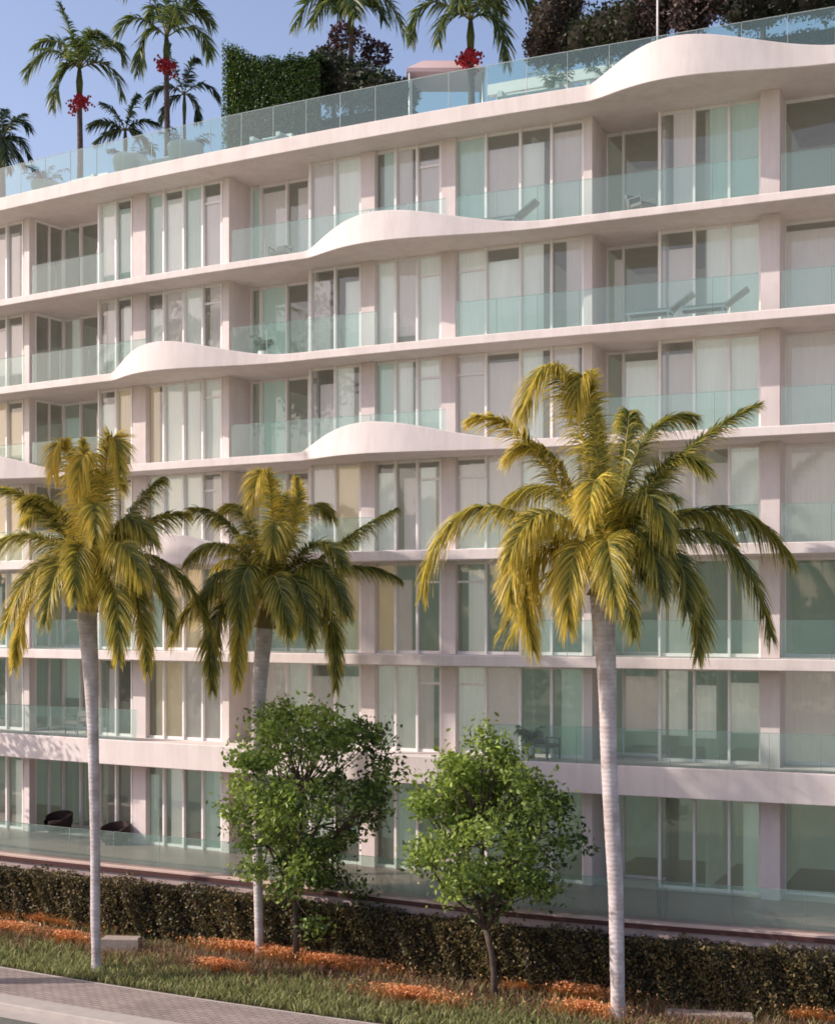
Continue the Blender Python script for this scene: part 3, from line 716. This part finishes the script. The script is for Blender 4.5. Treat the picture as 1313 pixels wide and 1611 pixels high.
def bedfield(name,n,h,w,cols,seed,label,dr=(-7.97,-3.4),mask=None,sr=(-60,1380)):
    r=random.Random(seed); mb=MB(); a0,a1=S(sr[0],-6),S(sr[1],-5)
    for k in range(n):
        s=r.uniform(a0,a1); d=r.uniform(*dr); 
        if d>te(s)-.85: continue
        if mask and r.random()>mask(s,d): continue
        hh=h*r.uniform(.45,1.2); p=P(s,d,bh(d)); a=r.random()*6.283
        L=Vector((r.gauss(0,.35),r.gauss(0,.35),1)).normalized()*hh; x=Vector((math.cos(a),math.sin(a),0))*w*r.uniform(.6,1.3)
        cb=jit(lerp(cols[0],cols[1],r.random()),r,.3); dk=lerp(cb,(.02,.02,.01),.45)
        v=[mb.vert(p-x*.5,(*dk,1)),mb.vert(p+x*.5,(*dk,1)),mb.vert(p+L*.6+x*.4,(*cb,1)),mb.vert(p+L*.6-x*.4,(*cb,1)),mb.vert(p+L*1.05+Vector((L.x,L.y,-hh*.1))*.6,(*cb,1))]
        mb.face(v[:4]); mb.face((v[3],v[2],v[4]))
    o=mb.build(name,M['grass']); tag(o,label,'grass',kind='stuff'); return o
nz=lambda s,d:.5+.5*math.sin(s*.9+1.7*math.sin(d*1.1+s*.23))*math.cos(d*.8+s*.31)
bedfield('green_grass',42000,.24,.030,((.14,.18,.05),(.46,.46,.19)),5,'tufts of green grass filling the planting bed beside the pavement',mask=lambda s,d: .12+.88*max(0,min(1,(-d-4.9)/1.6))*(.55+.45*nz(s,d)))
bedfield('rust_grass',30000,.30,.022,((.17,.08,.045),(.42,.25,.16)),6,'wispy rust-brown grass between the green grass and the hedge',mask=lambda s,d: max(0,1-abs(d+5.2)/1.7)*(1.1-nz(s,d))*1.1)
FZ=[(80,1456,2.2,.40,8),(20,1472,1.4,.4,4),(110,1487,1.2,.28,4),(400,1508,1.8,.34,10),(525,1528,2.0,.36,13),(345,1532,.85,.25,4),(650,1578,1.3,.35,6),(905,1572,1.5,.40,9),(860,1545,.7,.3,3),(925,1603,1.0,.35,4),(1270,1607,1.1,.4,4)]
tuftfield('orange_flowers',FZ,17000,.34,.018,((.34,.20,.06),(.85,.36,.12)),9,'orange flowers blooming in patches in the planting bed',m='flower',cat='flowers')
r=random.Random(91); mb=MB()
for (px,py,rs,rd,wt) in FZ:
    Zc=CH*F/(py-HY); c=W(px,py,Zc)
    for k in range(wt*190):
        a=r.random()*6.283; q=abs(r.gauss(0,.6))
        p=Vector((c.x+rs*q*math.cos(a),c.y-.46*rs*q*math.cos(a)+rd*q*math.sin(a),.22+r.random()*.16))
        p.z+=bh((p.y-EY(p.x))*.9)
        leaf(mb,p,r.uniform(.05,.10),jit(lerp((.72,.27,.08),(.90,.52,.26),r.random()),r,.15),r,1.2)
tag(mb.build('flower_petals',M['flower']),'orange petals topping the flower patches','flowers',kind='stuff')

# stone blocks in the bed
def stone_bench(a,b,label,Z0,Z1,h=.42,w=.5):
    A=W(*a,Z0); B=W(*b,Z1); A.z=B.z=0; t=(B-A).normalized(); n=Vector((-t.y,t.x,0))
    mb=MB(); e=.03
    def ring(i,z): return [A+t*i+n*i+Vector((0,0,z)),B-t*i+n*i+Vector((0,0,z)),B-t*i+n*(w-i)+Vector((0,0,z)),A+t*i+n*(w-i)+Vector((0,0,z))]
    rr=[ring(.0,-.05),ring(0,h-e),ring(e,h)]
    for k in range(2):
        for j in range(4): mb.poly([rr[k][j],rr[k][(j+1)%4],rr[k+1][(j+1)%4],rr[k+1][j]])
    mb.poly(rr[2]); o=mb.build('stone_block',M['stone'],origin=tuple((A+B)/2)); tag(o,label,'block'); return o
stone_bench((158,1500),(217,1502),'pale stone block in the planting bed beside the leftmost palm trunk',41.4,41.3,.48,.45)
stone_bench((1046,1608),(1185,1616),'low pale stone block lying in the bed right of the tallest palm',34.6,34.2,.22,.4)

# ------------------------------------------------------------------ terrace furniture
def wicker_chair(px,py,label):
    Z=8*F/(py-HY); c=W(px,py,Z); c.z=2.006
    t=thing('wicker_armchair',tuple(c),label,'armchair','dark wicker tub chairs on the terrace')
    mb=MB(); n=20
    def tub(u): # back height along angle
        return .36+.34*max(0,math.cos(u-1.0))**.8
    ro=[];
    for j in range(n+1):
        a=-2.4+4.8*j/n+1.1; hgt=.36+.36*max(0,math.cos((a-1.1)*.6))**.7
        ro.append([c+Vector((math.cos(a)*q,math.sin(a)*q,z)) for q,z in ((.44,.10),(.52,.35),(.53,hgt),(.47,hgt+.02),(.42,.36),(.40,.12))])
    mb.strip(ro); mb.build('shell',M['wicker'],t)
    mb=MB(); mb.lathe(c.x,c.y,[(0,c.z+.08),(.42,c.z+.08),(.46,c.z+.2),(.44,c.z+.30),(0,c.z+.31)],20); mb.build('seat',M['wicker'],t)
    mb=MB(); mb.lathe(c.x,c.y,[(0,c.z+.312),(.38,c.z+.312),(.40,c.z+.36),(.36,c.z+.41),(0,c.z+.42)],20); mb.build('cushion',M['wicker'],t)
    for sx,sy in ((1,1),(1,-1),(-1,1),(-1,-1)):
        mb=MB(); mb.tube([c+Vector((sx*.28,sy*.28,0)),c+Vector((sx*.26,sy*.26,.09))],[.02,.025],8); mb.build('leg',M['wicker'],t)
wicker_chair(92,1309,'dark brown wicker tub chair on the terrace, left of the leftmost palm trunk')
wicker_chair(181,1328,'dark brown wicker tub chair on the terrace, just right of the leftmost palm trunk')
def lounger(px,level_z,d,label,Lr=1.9,rot=0,m='white',group='white sun loungers behind glass balustrades',flip=1):
    s=S(px,d); o=P(s,d,level_z+.012); p,nn=curve(s); T=Vector((nn.y,-nn.x,0))*flip
    t=thing('sun_lounger',tuple(o),label,'sun lounger',group)
    def pt(a,b,z): return o+T*a+nn*b+Vector((0,0,z))
    def bar(mb,a0,a1,b0,b1,z00,z01,z10,z11): mb.hexa([pt(a0,b0,z00),pt(a1,b0,z10),pt(a1,b1,z10),pt(a0,b1,z00),pt(a0,b0,z01),pt(a1,b0,z11),pt(a1,b1,z11),pt(a0,b1,z01)])
    mb=MB()
    bar(mb,-.95,.35,0,.04,.24,.29,.24,.29); bar(mb,-.95,.35,.54,.58,.24,.29,.24,.29); bar(mb,-.95,-.91,.041,.539,.24,.29,.24,.29); bar(mb,.31,.35,.041,.539,.24,.29,.24,.29)
    mb.build('frame',M['metal'],t)
    mb=MB(); bar(mb,-.93,.34,.05,.53,.292,.36,.292,.36); mb.build('seat',M['cushion'],t)
    mb=MB(); bar(mb,.345,.95,.05,.53,.292,.36,.70,.77); mb.build('backrest',M['cushion'],t)
    for a in (-.88,.26):
        for b in (.005,.545):
            mb=MB(); bar(mb,a,a+.035,b,b+.03,0,.239,0,.239); mb.build('leg',M['metal'],t)
    return t
lounger(1120,FL[6],.25,'grey-cushioned sun lounger behind the glass left of the wide right-hand pier')
lounger(1035,FL[6],.25,'grey-cushioned sun lounger lying flatter, further along the same balcony')
lounger(792,FL[7],.28,'sun lounger with raised back on the top-floor balcony right of the wave')

# ------------------------------------------------------------------ roof garden
RZ=ROOF_T
def roof_palm(label,Z,crown,fronds,seed,trunk_r=.11,fruit=None,cols=None,group='palms in the roof garden',L=.72,lean=0,wid=.085,tr=1):
    r=random.Random(seed); c=W(*crown,Z); base=Vector((c.x+lean,c.y,RZ))
    t=thing('roof_palm',tuple(base),label,'palm tree',group)
    mb=MB(); ptrunk(mb,[base,base.lerp(c,.35)+Vector((.03,0,0)),base.lerp(c,.75),c+Vector((0,0,-.1))],[trunk_r*1.2,trunk_r,trunk_r*.9,trunk_r*.8],10,r,amp=.006)
    mb.build('trunk',M['bark'] if tr else M['ptrunk'],t)
    mb=MB(); mb.tube([c+Vector((0,0,-1.0)),c+Vector((0,0,-.5)),c+Vector((0,0,.1))],[trunk_r*.95,trunk_r*1.25,trunk_r*.5],10,c=(.16,.19,.04,1)); mb.build('crownshaft',M['palmleaf'],t)
    mb=MB()
    for (bx,by,tx,ty,dz) in fronds:
        B=W(bx,by,Z+dz*.6); C=W(tx,ty,Z+dz); frond(mb,c.copy(),B,C,r,L=L,n=52,wid=wid,gold=.28,droop=.5,rach=.03,seg=3,cols=cols or ((.30,.30,.05),(.12,.17,.035),(.035,.07,.02)))
    mb.build('crown',M['palmleaf'],t)
    if fruit:
        f=W(*fruit,Z); mb=MB(); mb.tube([f+Vector((0,0,.26)),f+Vector((0,0,.1)),f+Vector((0,0,-.22))],[.10,.20,.13],9)
        for k in range(9):
            a=k/9*6.283; q=f+Vector((math.cos(a)*.33*r.uniform(.5,1.1),math.sin(a)*.28,r.uniform(-.32,.08)))
            mb.tube([f+Vector((0,0,.2)),(f+q)/2+Vector((0,0,.12)),q],[.03,.02,.015],5)
            for j in range(14):
                v=q+Vector((r.gauss(0,.10),r.gauss(0,.10),r.gauss(-.03,.10))); rr=r.uniform(.035,.055)
                mb.tube([v-Vector((0,0,rr)),v-Vector((0,0,rr*.3)),v+Vector((0,0,rr*.5)),v+Vector((0,0,rr))],[rr*.4,rr,rr*.8,rr*.2],6)
        mb.build('fruit_cluster',M['red'],t)
    return t
roof_palm('leftmost roof palm with a red fruit cluster and arching fronds',52.3,(125,108),[(70,45,40,122,0),(95,75,82,170,-.5),(112,40,92,4,.2),(140,30,165,60,-1),(180,40,193,95,.4),(178,75,192,152,-.3),(95,40,55,75,.8),(150,45,190,72,1),(125,60,110,60,-1.6),(135,40,150,50,1.6)],1,fruit=(125,158))
roof_palm('roof palm with a red fruit cluster, left of the tall clipped hedge block',51.8,(262,58),[(205,0,186,52,0),(225,15,216,115,-.4),(300,-20,334,42,.3),(320,15,330,92,-.3),(235,-50,195,-10,.5),(290,-50,330,-20,.6),(262,-40,255,-50,0),(275,-20,285,30,-1.5),(245,-20,235,30,1.5),(300,-30,310,10,1)],2,fruit=(261,102))
roof_palm('roof palm cut by the top of the picture above the purple-leaved shrub',48.3,(552,8),[(490,-40,464,46,0),(510,-20,492,38,-.6),(600,-50,641,64,.3),(590,-20,602,30,-.6),(540,-60,500,-30,.5),(570,-60,620,-30,.6),(552,-30,560,25,-1.6),(550,-40,530,20,1.5)],3,trunk_r=.09)
roof_palm('roof palm with a red fruit cluster above the pink canopy',45.6,(740,32),[(655,-40,646,64,0),(700,-10,688,66,-.6),(820,-50,842,28,.3),(790,-10,797,100,-.4),(700,-50,660,-15,.5),(775,-60,825,-20,.6),(740,-30,745,-50,0),(730,-40,720,10,-1.6),(760,-30,790,20,1.2)],4,fruit=(738,88))
DK=((.09,.12,.05),(.05,.08,.035),(.02,.04,.02))
roof_palm('small dark feathery palm low behind the glass, between two fruiting palms',55,(197,205),[(165,180,140,200,0),(180,165,160,162,0),(210,160,218,150,0),(225,180,248,196,0),(220,200,240,240,0),(175,200,150,225,0)],5,.08,cols=DK,L=.5)
roof_palm('slender dark palm beside the tall hedge block',56,(290,148),[(250,115,230,165,0),(270,100,262,60,0),(300,90,310,95,0),(325,110,345,160,0),(310,150,312,190,0),(265,150,252,190,0)],6,.07,cols=DK,L=.5)
roof_palm('dark drooping palm at the left edge of the roof',53.5,(2,225),[(20,165,49,205,0),(30,195,46,250,-.5),(-20,160,-50,220,0),(10,200,14,270,-1),(20,180,40,180,1),(-10,190,-20,260,0),(15,215,38,262,.5),(5,170,8,172,1)],7,.14,cols=DK,L=.55)

def bushy(name,label,cat,boxes,n,size,cols,seed,group=None,core=True,m='leaf'):
    """foliage mass made of ellipsoid lobes: (px,py,Z,rx,ry,rz metres)"""
    r=random.Random(seed); C0=W(*boxes[0][:2],boxes[0][2]); base=(C0.x,C0.y,RZ)
    t=thing(name,base,label,cat,group)
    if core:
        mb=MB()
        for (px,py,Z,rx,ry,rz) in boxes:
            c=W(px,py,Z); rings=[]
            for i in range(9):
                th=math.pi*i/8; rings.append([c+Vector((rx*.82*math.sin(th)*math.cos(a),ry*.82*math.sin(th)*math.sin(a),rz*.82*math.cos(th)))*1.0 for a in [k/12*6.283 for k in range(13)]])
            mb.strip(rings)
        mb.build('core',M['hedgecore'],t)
    mb=MB()
    for k in range(int(n)):
        px,py,Z,rx,ry,rz=boxes[r.randrange(len(boxes))]; c=W(px,py,Z)
        v=Vector((r.gauss(0,1),r.gauss(0,1),r.gauss(0,1))).normalized()*r.uniform(.75,1.08)*(1+.12*math.sin(k%17))
        p=c+Vector((v.x*rx,v.y*ry,v.z*rz))
        if p.z<RZ: continue
        leaf(mb,p,size*r.uniform(.6,1.3),jit(lerp(cols[0],cols[1],r.random()**1.3),r,.3),r)
    mb.build('crown' if 'tree' in name else 'foliage',M[m],t)
    mb=MB(); mb.tube([(base[0],base[1],RZ-.02),(base[0],base[1],RZ+.5),tuple(C0)],[.12,.10,.06],8); mb.build('trunk',M['bark'],t)
    return t
# tall clipped hedge block
r=random.Random(55)
hs0,hs1=S(347,2.2),S(500,2.2); tb=thing('green_hedge_block',tuple(P(hs0,3,RZ)),'tall clipped green hedge block standing on the roof behind the glass','hedge')
def htop(s): 
    t=(s-hs0)/(hs1-hs0); return 30.1-.75*min(1,t*4)**2-.42*t+.07*math.sin(s*6)+.05*math.sin(s*13+2)
mb=MB(); mb.strip([[P(s,2.4,RZ),P(s,2.4,htop(s)-.12),P(s,5,htop(s)-.12)] for s in srange(hs0+.12,hs1,.25)]); 
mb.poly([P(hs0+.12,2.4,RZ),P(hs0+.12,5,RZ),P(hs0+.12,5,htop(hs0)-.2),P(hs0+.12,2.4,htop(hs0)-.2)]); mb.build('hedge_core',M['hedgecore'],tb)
mb=MB()
for k in range(19000):
    q=r.random(); s=r.uniform(hs0,hs1)
    if q<.72: d=2.35-abs(r.gauss(0,.06)); z=r.uniform(RZ,htop(s))
    elif q<.86: d=r.uniform(2.3,5); z=htop(s)+r.gauss(0,.08)
    else: s=(hs0+r.gauss(0.05,.07)) if r.random()<.6 else hs1+r.gauss(0,.06); d=r.uniform(2.3,5); z=r.uniform(RZ,htop(s)-.05)
    u=max(0,1-(s-hs0)/1.2); leaf(mb,P(s,d,z),r.uniform(.07,.13),jit(lerp((.015,.035,.010),(.07+.09*u,.14+.14*u,.02),r.random()**1.3),r,.25),r)  # leaves coloured brighter towards the left end, as if sunlit
mb.build('foliage',M['leaf'],tb)
DG=((.012,.022,.010),(.045,.07,.025)); PU=((.03,.015,.018),(.14,.075,.075)); BR=((.03,.02,.015),(.12,.085,.055))
bushy('dark_shrub','dark evergreen shrub mass sloping down right of the tall hedge block','shrub',[(525,125,48.2,1.1,1,.95),(565,135,47.6,1.1,1,.7),(600,145,47.2,1.0,1,.55),(625,150,46.9,.7,.8,.4)],5200,.16,DG,61)
bushy('purple_tree','purple-leaved tree behind the dark shrub at the top of the picture','tree',[(552,78,49.5,.85,.8,.75),(515,95,49.5,.6,.6,.45),(592,85,49.5,.5,.5,.4),(540,55,49.5,.5,.5,.4)],2600,.15,PU,62,core=False)
bushy('bronze_tree','bronze-leaved tree right of the fruiting palms, cut by the top of the picture','tree',[(868,40,44.6,.75,.8,1.0),(850,75,44.6,.5,.6,.6),(888,10,44.6,.7,.7,.7),(885,75,44.6,.6,.7,.7)],3600,.14,BR,63)
bushy('dark_hedge','low dark hedge between the bronze tree and the purple blossom tree','hedge',[(925,62,43.8,.8,.8,.75),(960,50,43.2,.8,.8,.85),(990,42,42.7,.7,.8,.85)],3400,.14,((.012,.022,.010),(.06,.07,.02)),64)
bushy('blossom_tree','dark plum tree flecked with pale pink blossom above the roof wave','tree',[(1045,-5,42.3,.9,.8,.9),(1095,-8,41.6,.9,.8,.8),(1145,-12,41,.9,.8,.75),(1025,30,42.3,.6,.6,.6),(1085,30,41.6,.6,.6,.5)],4600,.14,((.016,.012,.010),(.24,.165,.14)),65)
bushy('evergreen_hedge','very dark evergreen hedge at the top right corner of the roof','hedge',[(1200,-5,40.2,.9,.8,.75),(1245,-8,39.7,.9,.8,.7),(1290,-12,39.2,.9,.8,.75),(1335,-15,38.8,.9,.8,.75),(1180,20,40.5,.8,.8,.5)],4200,.14,((.010,.018,.010),(.03,.045,.02)),66)

# low clipped hedges close the foot of the planting
def low_hedge(pa,pb,d,h,label,seed):
    r=random.Random(seed); a,b=S(pa,d),S(pb,d); t=thing('low_hedge',tuple(P(a,d,RZ)),label,'hedge','low clipped hedges on the roof')
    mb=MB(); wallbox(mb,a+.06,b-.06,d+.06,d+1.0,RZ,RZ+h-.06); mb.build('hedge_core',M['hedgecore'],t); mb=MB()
    for k in range(int((b-a)*480)):
        s=r.uniform(a,b); q=r.random()
        if q<.75: p=P(s,d+r.gauss(0,.05),RZ+r.uniform(0,h))
        else: p=P(s,d+r.uniform(0,1),RZ+h+r.gauss(0,.06))
        leaf(mb,p,r.uniform(.08,.15),jit(lerp((.010,.020,.010),(.045,.075,.03),r.random()),r,.3),r)
    mb.build('foliage',M['leaf'],t)
low_hedge(498,640,3.2,1.75,'low clipped dark hedge behind the glass under the dark shrub',71)
low_hedge(1018,1345,2.6,1.65,'low clipped dark hedge behind the glass along the top of the roof wave',72)
low_hedge(822,1010,5.4,1.9,'low clipped dark hedge behind the white pergola',73)
# pink canopy
c=W(703,118,47.0); cs=S(703,4.5)
t=thing('pink_canopy',(c.x,c.y,RZ),'flat pink canopy on slim posts behind the roof balustrade','canopy')
mb=MB(); k=[(-1.35,-.9),(1.25,-.9),(1.25,.9),(-1.35,.9)]
z=c.z
mb.hexa([(c.x+a,c.y+b,z-.1) for a,b in k]+[(c.x+a*.6,c.y+b*.6,z+.28) for a,b in k]); mb.build('roof',M['pink'],t)
mb=MB(); mb.hexa([(c.x+a,c.y+b,z-.22) for a,b in k]+[(c.x+a,c.y+b,z-.102) for a,b in k]); mb.build('fascia',M['pink'],t)
for a,b in k:
    mb=MB(); mb.tube([(c.x+a*.93,c.y+b*.93,RZ),(c.x+a*.93,c.y+b*.93,z-.221)],.04,8); mb.build('post',M['metal'],t)
# white pergola running behind the balustrade
s0,s1=S(768,2.6),S(1012,2.6)
t=thing('white_pergola',tuple(P(s0,2.6,RZ)),'long white pergola of beams and slender posts behind the glass, left of the roof wave','pergola')
mb=MB(); wallbox(mb,s0,s1,2.5,2.75,RZ+1.18,RZ+1.52); mb.build('beam',M['white'],t)
mb=MB(); wallbox(mb,s0,s1,4.4,4.6,RZ+1.18,RZ+1.52); mb.build('beam',M['white'],t)
for q in range(7):
    s=s0+.3+(s1-s0-.6)*q/6; mb=MB(); wallbox(mb,s,s+.12,2.55,2.7,RZ,RZ+1.178); mb.build('post',M['white'],t)
for q in range(9):
    s=s0+.2+(s1-s0-.5)*q/8; mb=MB(); wallbox(mb,s,s+.1,2.751,4.399,RZ+1.28,RZ+1.46); mb.build('rafter',M['white'],t)
# flagpole
p=P(S(1034,.6),.6,RZ); mb=MB(); mb.tube([p,p+Vector((0,0,2.0)),p+Vector((0,0,4.2))],[.035,.03,.02],8); t=thing('flagpole',tuple(p),'thin white pole rising from the roof just left of the wave crest','pole'); mb.build('shaft',M['white'],t)
mb=MB(); mb.lathe(p.x,p.y,[(0,RZ),(.12,RZ),(.12,RZ+.03),(.05,RZ+.06),(.04,RZ+.2)],12); mb.build('base',M['metal'],t)
# white planters, sofas and loungers on the roof
def planter(px,d,rad,h,label,seed,plant=True,sx=1):
    r=random.Random(seed); s=S(px,d); o=P(s,d,RZ+.003)
    t=thing('white_planter',tuple(o),label,'planter','rounded white planters on the roof')
    mb=MB(); z=o.z; mb.lathe(o.x,o.y,[(0,z),(rad*.62,z),(rad*.9,z+h*.4),(rad,z+h*.8),(rad*.97,z+h),(rad*.9,z+h),(rad*.88,z+h*.8),(0,z+h*.8)],26,sx=sx); mb.build('bowl',M['white'],t)
    if plant:
        mb=MB()
        for k in range(16):
            a=r.random()*6.283; q=o+Vector((math.cos(a)*.15,math.sin(a)*.15,h*.8)); L=r.uniform(.5,.9)
            frond(mb,q,q+Vector((math.cos(a)*L*.4,math.sin(a)*L*.4,L*.8)),q+Vector((math.cos(a)*L,math.sin(a)*L,L*.55)),r,L=.22,n=14,wid=.04,gold=.2,rach=.01,cols=DK)
        mb.build('plant',M['palmleaf'],t)
planter(292,.95,.62,.80,'large rounded white planter behind the glass under the slender dark palm',1)
planter(205,.95,.62,.80,'large rounded white planter behind the glass under the small feathery palm',2)
planter(70,.85,.5,.55,'smaller white planter near the left end of the roof glass',3)
def sofa(px,d,L,label,back=.7):
    s=S(px,d); o=P(s,d,RZ+.003); t=thing('white_sofa',tuple(o),label,'sofa','white outdoor sofas on the roof')
    mb=MB(); wallbox(mb,s-L/2,s+L/2,d,d+.75,RZ+.08,RZ+.36); mb.build('seat',M['white'],t)
    mb=MB(); wallbox(mb,s-L/2,s+L/2,d+.751,d+.93,RZ+.06,RZ+back); mb.build('backrest',M['white'],t)
    for q in (-L/2+.0,L/2-.16):
        mb=MB(); wallbox(mb,s+q,s+q+.16,d+.03,d+.72,RZ+.361,RZ+.54); mb.build('armrest',M['white'],t)
    for q in (-L/2+.05,L/2-.12):
        for e in (.05,.62):
            mb=MB(); wallbox(mb,s+q,s+q+.06,d+e,d+e+.06,RZ+.002,RZ+.079); mb.build('foot',M['metal'],t)
sofa(245,.55,1.5,'white outdoor sofa between the two large rounded planters')
sofa(415,.7,1.2,'short white sofa in front of the tall clipped hedge block')
sofa(830,.7,2.0,'long white sofa below the left end of the pergola')
sofa(890,1.2,1.0,'small white sofa under the middle of the pergola')
sofa(115,1.0,2.0,'long white sofa near the leftmost fruiting palm',.8)
# plants seen through the roof glass on the right
for k,(px,lab) in enumerate([(868,'spiky pale plant behind the roof glass below the bronze tree'),(1060,'spiky pale plant behind the roof glass at the left shoulder of the wave'),(1120,'spiky pale plant behind the roof glass near the crest of the wave'),(955,'spiky pale plant behind the roof glass below the dark hedge')]):
    r=random.Random(200+k); o=P(S(px,1.0),1.0,RZ); t=thing('spiky_plant',tuple(o),lab,'plant','spiky plants behind the roof glass')
    mb=MB(); mb.lathe(o.x,o.y,[(0,o.z+.002),(.2,o.z+.002),(.26,o.z+.35),(.22,o.z+.35),(0,o.z+.3)],14); mb.build('pot',M['white'],t)
    mb=MB()
    for j in range(14):
        a=r.random()*6.283; q=o+Vector((0,0,.3)); L=r.uniform(.5,.85)
        frond(mb,q,q+Vector((math.cos(a)*L*.4,math.sin(a)*L*.4,L)),q+Vector((math.cos(a)*L,math.sin(a)*L,L*.7)),r,L=.2,n=14,wid=.05,gold=.4,rach=.01,cols=((.5,.5,.35),(.25,.3,.2),(.1,.14,.08)))
    mb.build('leaves',M['palmleaf'],t)

# ------------------------------------------------------------------ a few things on the balconies
def potted(px,l,d,h,label,seed):
    r=random.Random(seed); o=P(S(px,d),d,FL[l]+.012); t=thing('potted_plant',tuple(o),label,'plant','potted plants on the balconies')
    mb=MB(); z=o.z; mb.lathe(o.x,o.y,[(0,z),(.15,z),(.2,z+.34),(.17,z+.34),(0,z+.3)],16); mb.build('pot',M['white'],t); mb=MB()
    for j in range(12):
        a=r.random()*6.283; q=o+Vector((0,0,.3)); L=r.uniform(.5,1)*h
        frond(mb,q,q+Vector((math.cos(a)*L*.25,math.sin(a)*L*.25,L*.9)),q+Vector((math.cos(a)*L*.6,math.sin(a)*L*.6,L*.75)),r,L=.24,n=16,wid=.05,gold=.3,rach=.012,cols=((.2,.25,.06),(.09,.15,.04),(.04,.08,.025)))
    mb.build('leaves',M['palmleaf'],t)
potted(1168,4,.8,.7,'leafy potted plant on the balcony below the right-most frond of the tallest palm',401)
potted(1128,4,.7,.55,'short potted plant on the balcony left of the wide right-hand pier',402)
potted(832,2,.7,.9,'tall potted plant on the long lower balcony right of centre',403)
potted(415,6,.9,.7,'potted plant in the recessed balcony left of centre, two floors below the roof',404)
potted(110,5,.9,.7,'potted plant in the recessed balcony above the leftmost palm',405)
def balcony_chair(px,l,d,ang,label):
    o=P(S(px,d),d,FL[l]+.012); t=thing('balcony_chair',tuple(o),label,'chair','taupe outdoor chairs on the balconies')
    ca,sa=math.cos(ang),math.sin(ang)
    def q(x,y,z): return (o.x+x*ca-y*sa,o.y+x*sa+y*ca,o.z+z)
    def bx(name,x0,x1,y0,y1,z0,z1,m,tilt=0):
        mb=MB(); mb.hexa([q(x0,y0,z0),q(x1,y0,z0),q(x1,y1,z0),q(x0,y1,z0),q(x0,y0+tilt,z1),q(x1,y0+tilt,z1),q(x1,y1+tilt,z1),q(x0,y1+tilt,z1)]); mb.build(name,M[m],t)
    bx('seat',-.27,.27,-.27,.27,.36,.45,'taupe'); bx('backrest',-.27,.27,.272,.34,.40,.80,'taupe',.12)
    for x in (-.3,.27): 
        bx('armrest',x,x+.03,-.27,.30,.60,.63,'taupe')
        for y in (-.27,.24): bx('leg',x,x+.03,y,y+.03,0,.599,'taupe')
balcony_chair(1010,7,1.2,.6,'taupe outdoor chair in the top-floor recess at the right')
balcony_chair(440,7,1.3,-.3,'taupe outdoor chair in the top-floor recess left of the wave')
balcony_chair(255,6,.7,2.6,'taupe outdoor chair behind the left-hand wave')
balcony_chair(860,2,.8,.8,'taupe outdoor chair on the long lower balcony right of centre')
balcony_chair(120,2,1.2,-.5,'taupe outdoor chair on the lower balcony beside the leftmost palm trunk')

# ------------------------------------------------------------------ the far side of the street (seen only as reflections)
r=random.Random(300); mb=MB()
for k in range(34):
    a=R(165+k*2.9); rr=r.uniform(92,112); x=10+rr*math.cos(a); y=28+rr*math.sin(a); h=r.uniform(11,16)
    for j in range(7):
        c=Vector((x+r.uniform(-3,3),y+r.uniform(-3,3),h*r.uniform(.2,.88)))
        for q in range(110):
            v=Vector((r.gauss(0,1),r.gauss(0,1),r.gauss(0,1))).normalized()*r.uniform(1.4,3.0)
            leaf(mb,c+v,r.uniform(.8,1.5),jit(lerp((.03,.06,.015),(.12,.17,.04),r.random()),r,.3),r)
tag(mb.build('tree_belt',M['leaf']),'belt of trees across the street, mirrored in the windows','trees',kind='stuff')

# ------------------------------------------------------------------ light, sky, camera
SUN_AZ=R(3); SUN_EL=R(33)
sd=Vector((-math.cos(SUN_AZ)*math.cos(SUN_EL),-math.sin(SUN_AZ)*math.cos(SUN_EL),math.sin(SUN_EL)))
ld=bpy.data.lights.new('sun','SUN'); ld.energy=4.7; ld.angle=R(.6); ld.color=(1.0,.88,.785)
lo=bpy.data.objects.new('sun',ld); COL.objects.link(lo); lo.rotation_euler=(-sd).to_track_quat('-Z','Y').to_euler(); lo.location=(-30,0,60)
w=bpy.data.worlds.new('World'); SC.world=w; w.use_nodes=True; nt=w.node_tree; bg=nt.nodes['Background']
sky=nt.nodes.new('ShaderNodeTexSky'); sky.sky_type='NISHITA'; sky.sun_disc=False; sky.sun_elevation=SUN_EL
sky.sun_rotation=math.atan2(sd.x,sd.y)    # clockwise from +Y
sky.air_density=1.0; sky.dust_density=1.6; sky.ozone_density=1.5; sky.altitude=0
mx=nt.nodes.new('ShaderNodeMix'); mx.data_type='RGBA'; mx.blend_type='MULTIPLY'; mx.inputs[0].default_value=1; mx.inputs[7].default_value=(1.60,1.36,1.36,1)
nt.links.new(sky.outputs[0],mx.inputs[6]); nt.links.new(mx.outputs[2],bg.inputs[0]); bg.inputs[1].default_value=.15
cd=bpy.data.cameras.new('camera'); cam=bpy.data.objects.new('camera',cd); COL.objects.link(cam); SC.camera=cam
cam.location=(0,0,CH); cam.rotation_euler=(R(90),0,0); cd.sensor_fit='HORIZONTAL'; cd.sensor_width=36; cd.lens=36*F/1313
cd.shift_y=(HY-805.5)/1313; cd.clip_end=3000; cd.clip_start=.1
SC.view_settings.view_transform='Standard'; SC.view_settings.look='None'; SC.view_settings.exposure=0; SC.view_settings.gamma=1
SC.cycles.filter_width=1.75; SC.cycles.transparent_max_bounces=24; SC.cycles.max_bounces=8
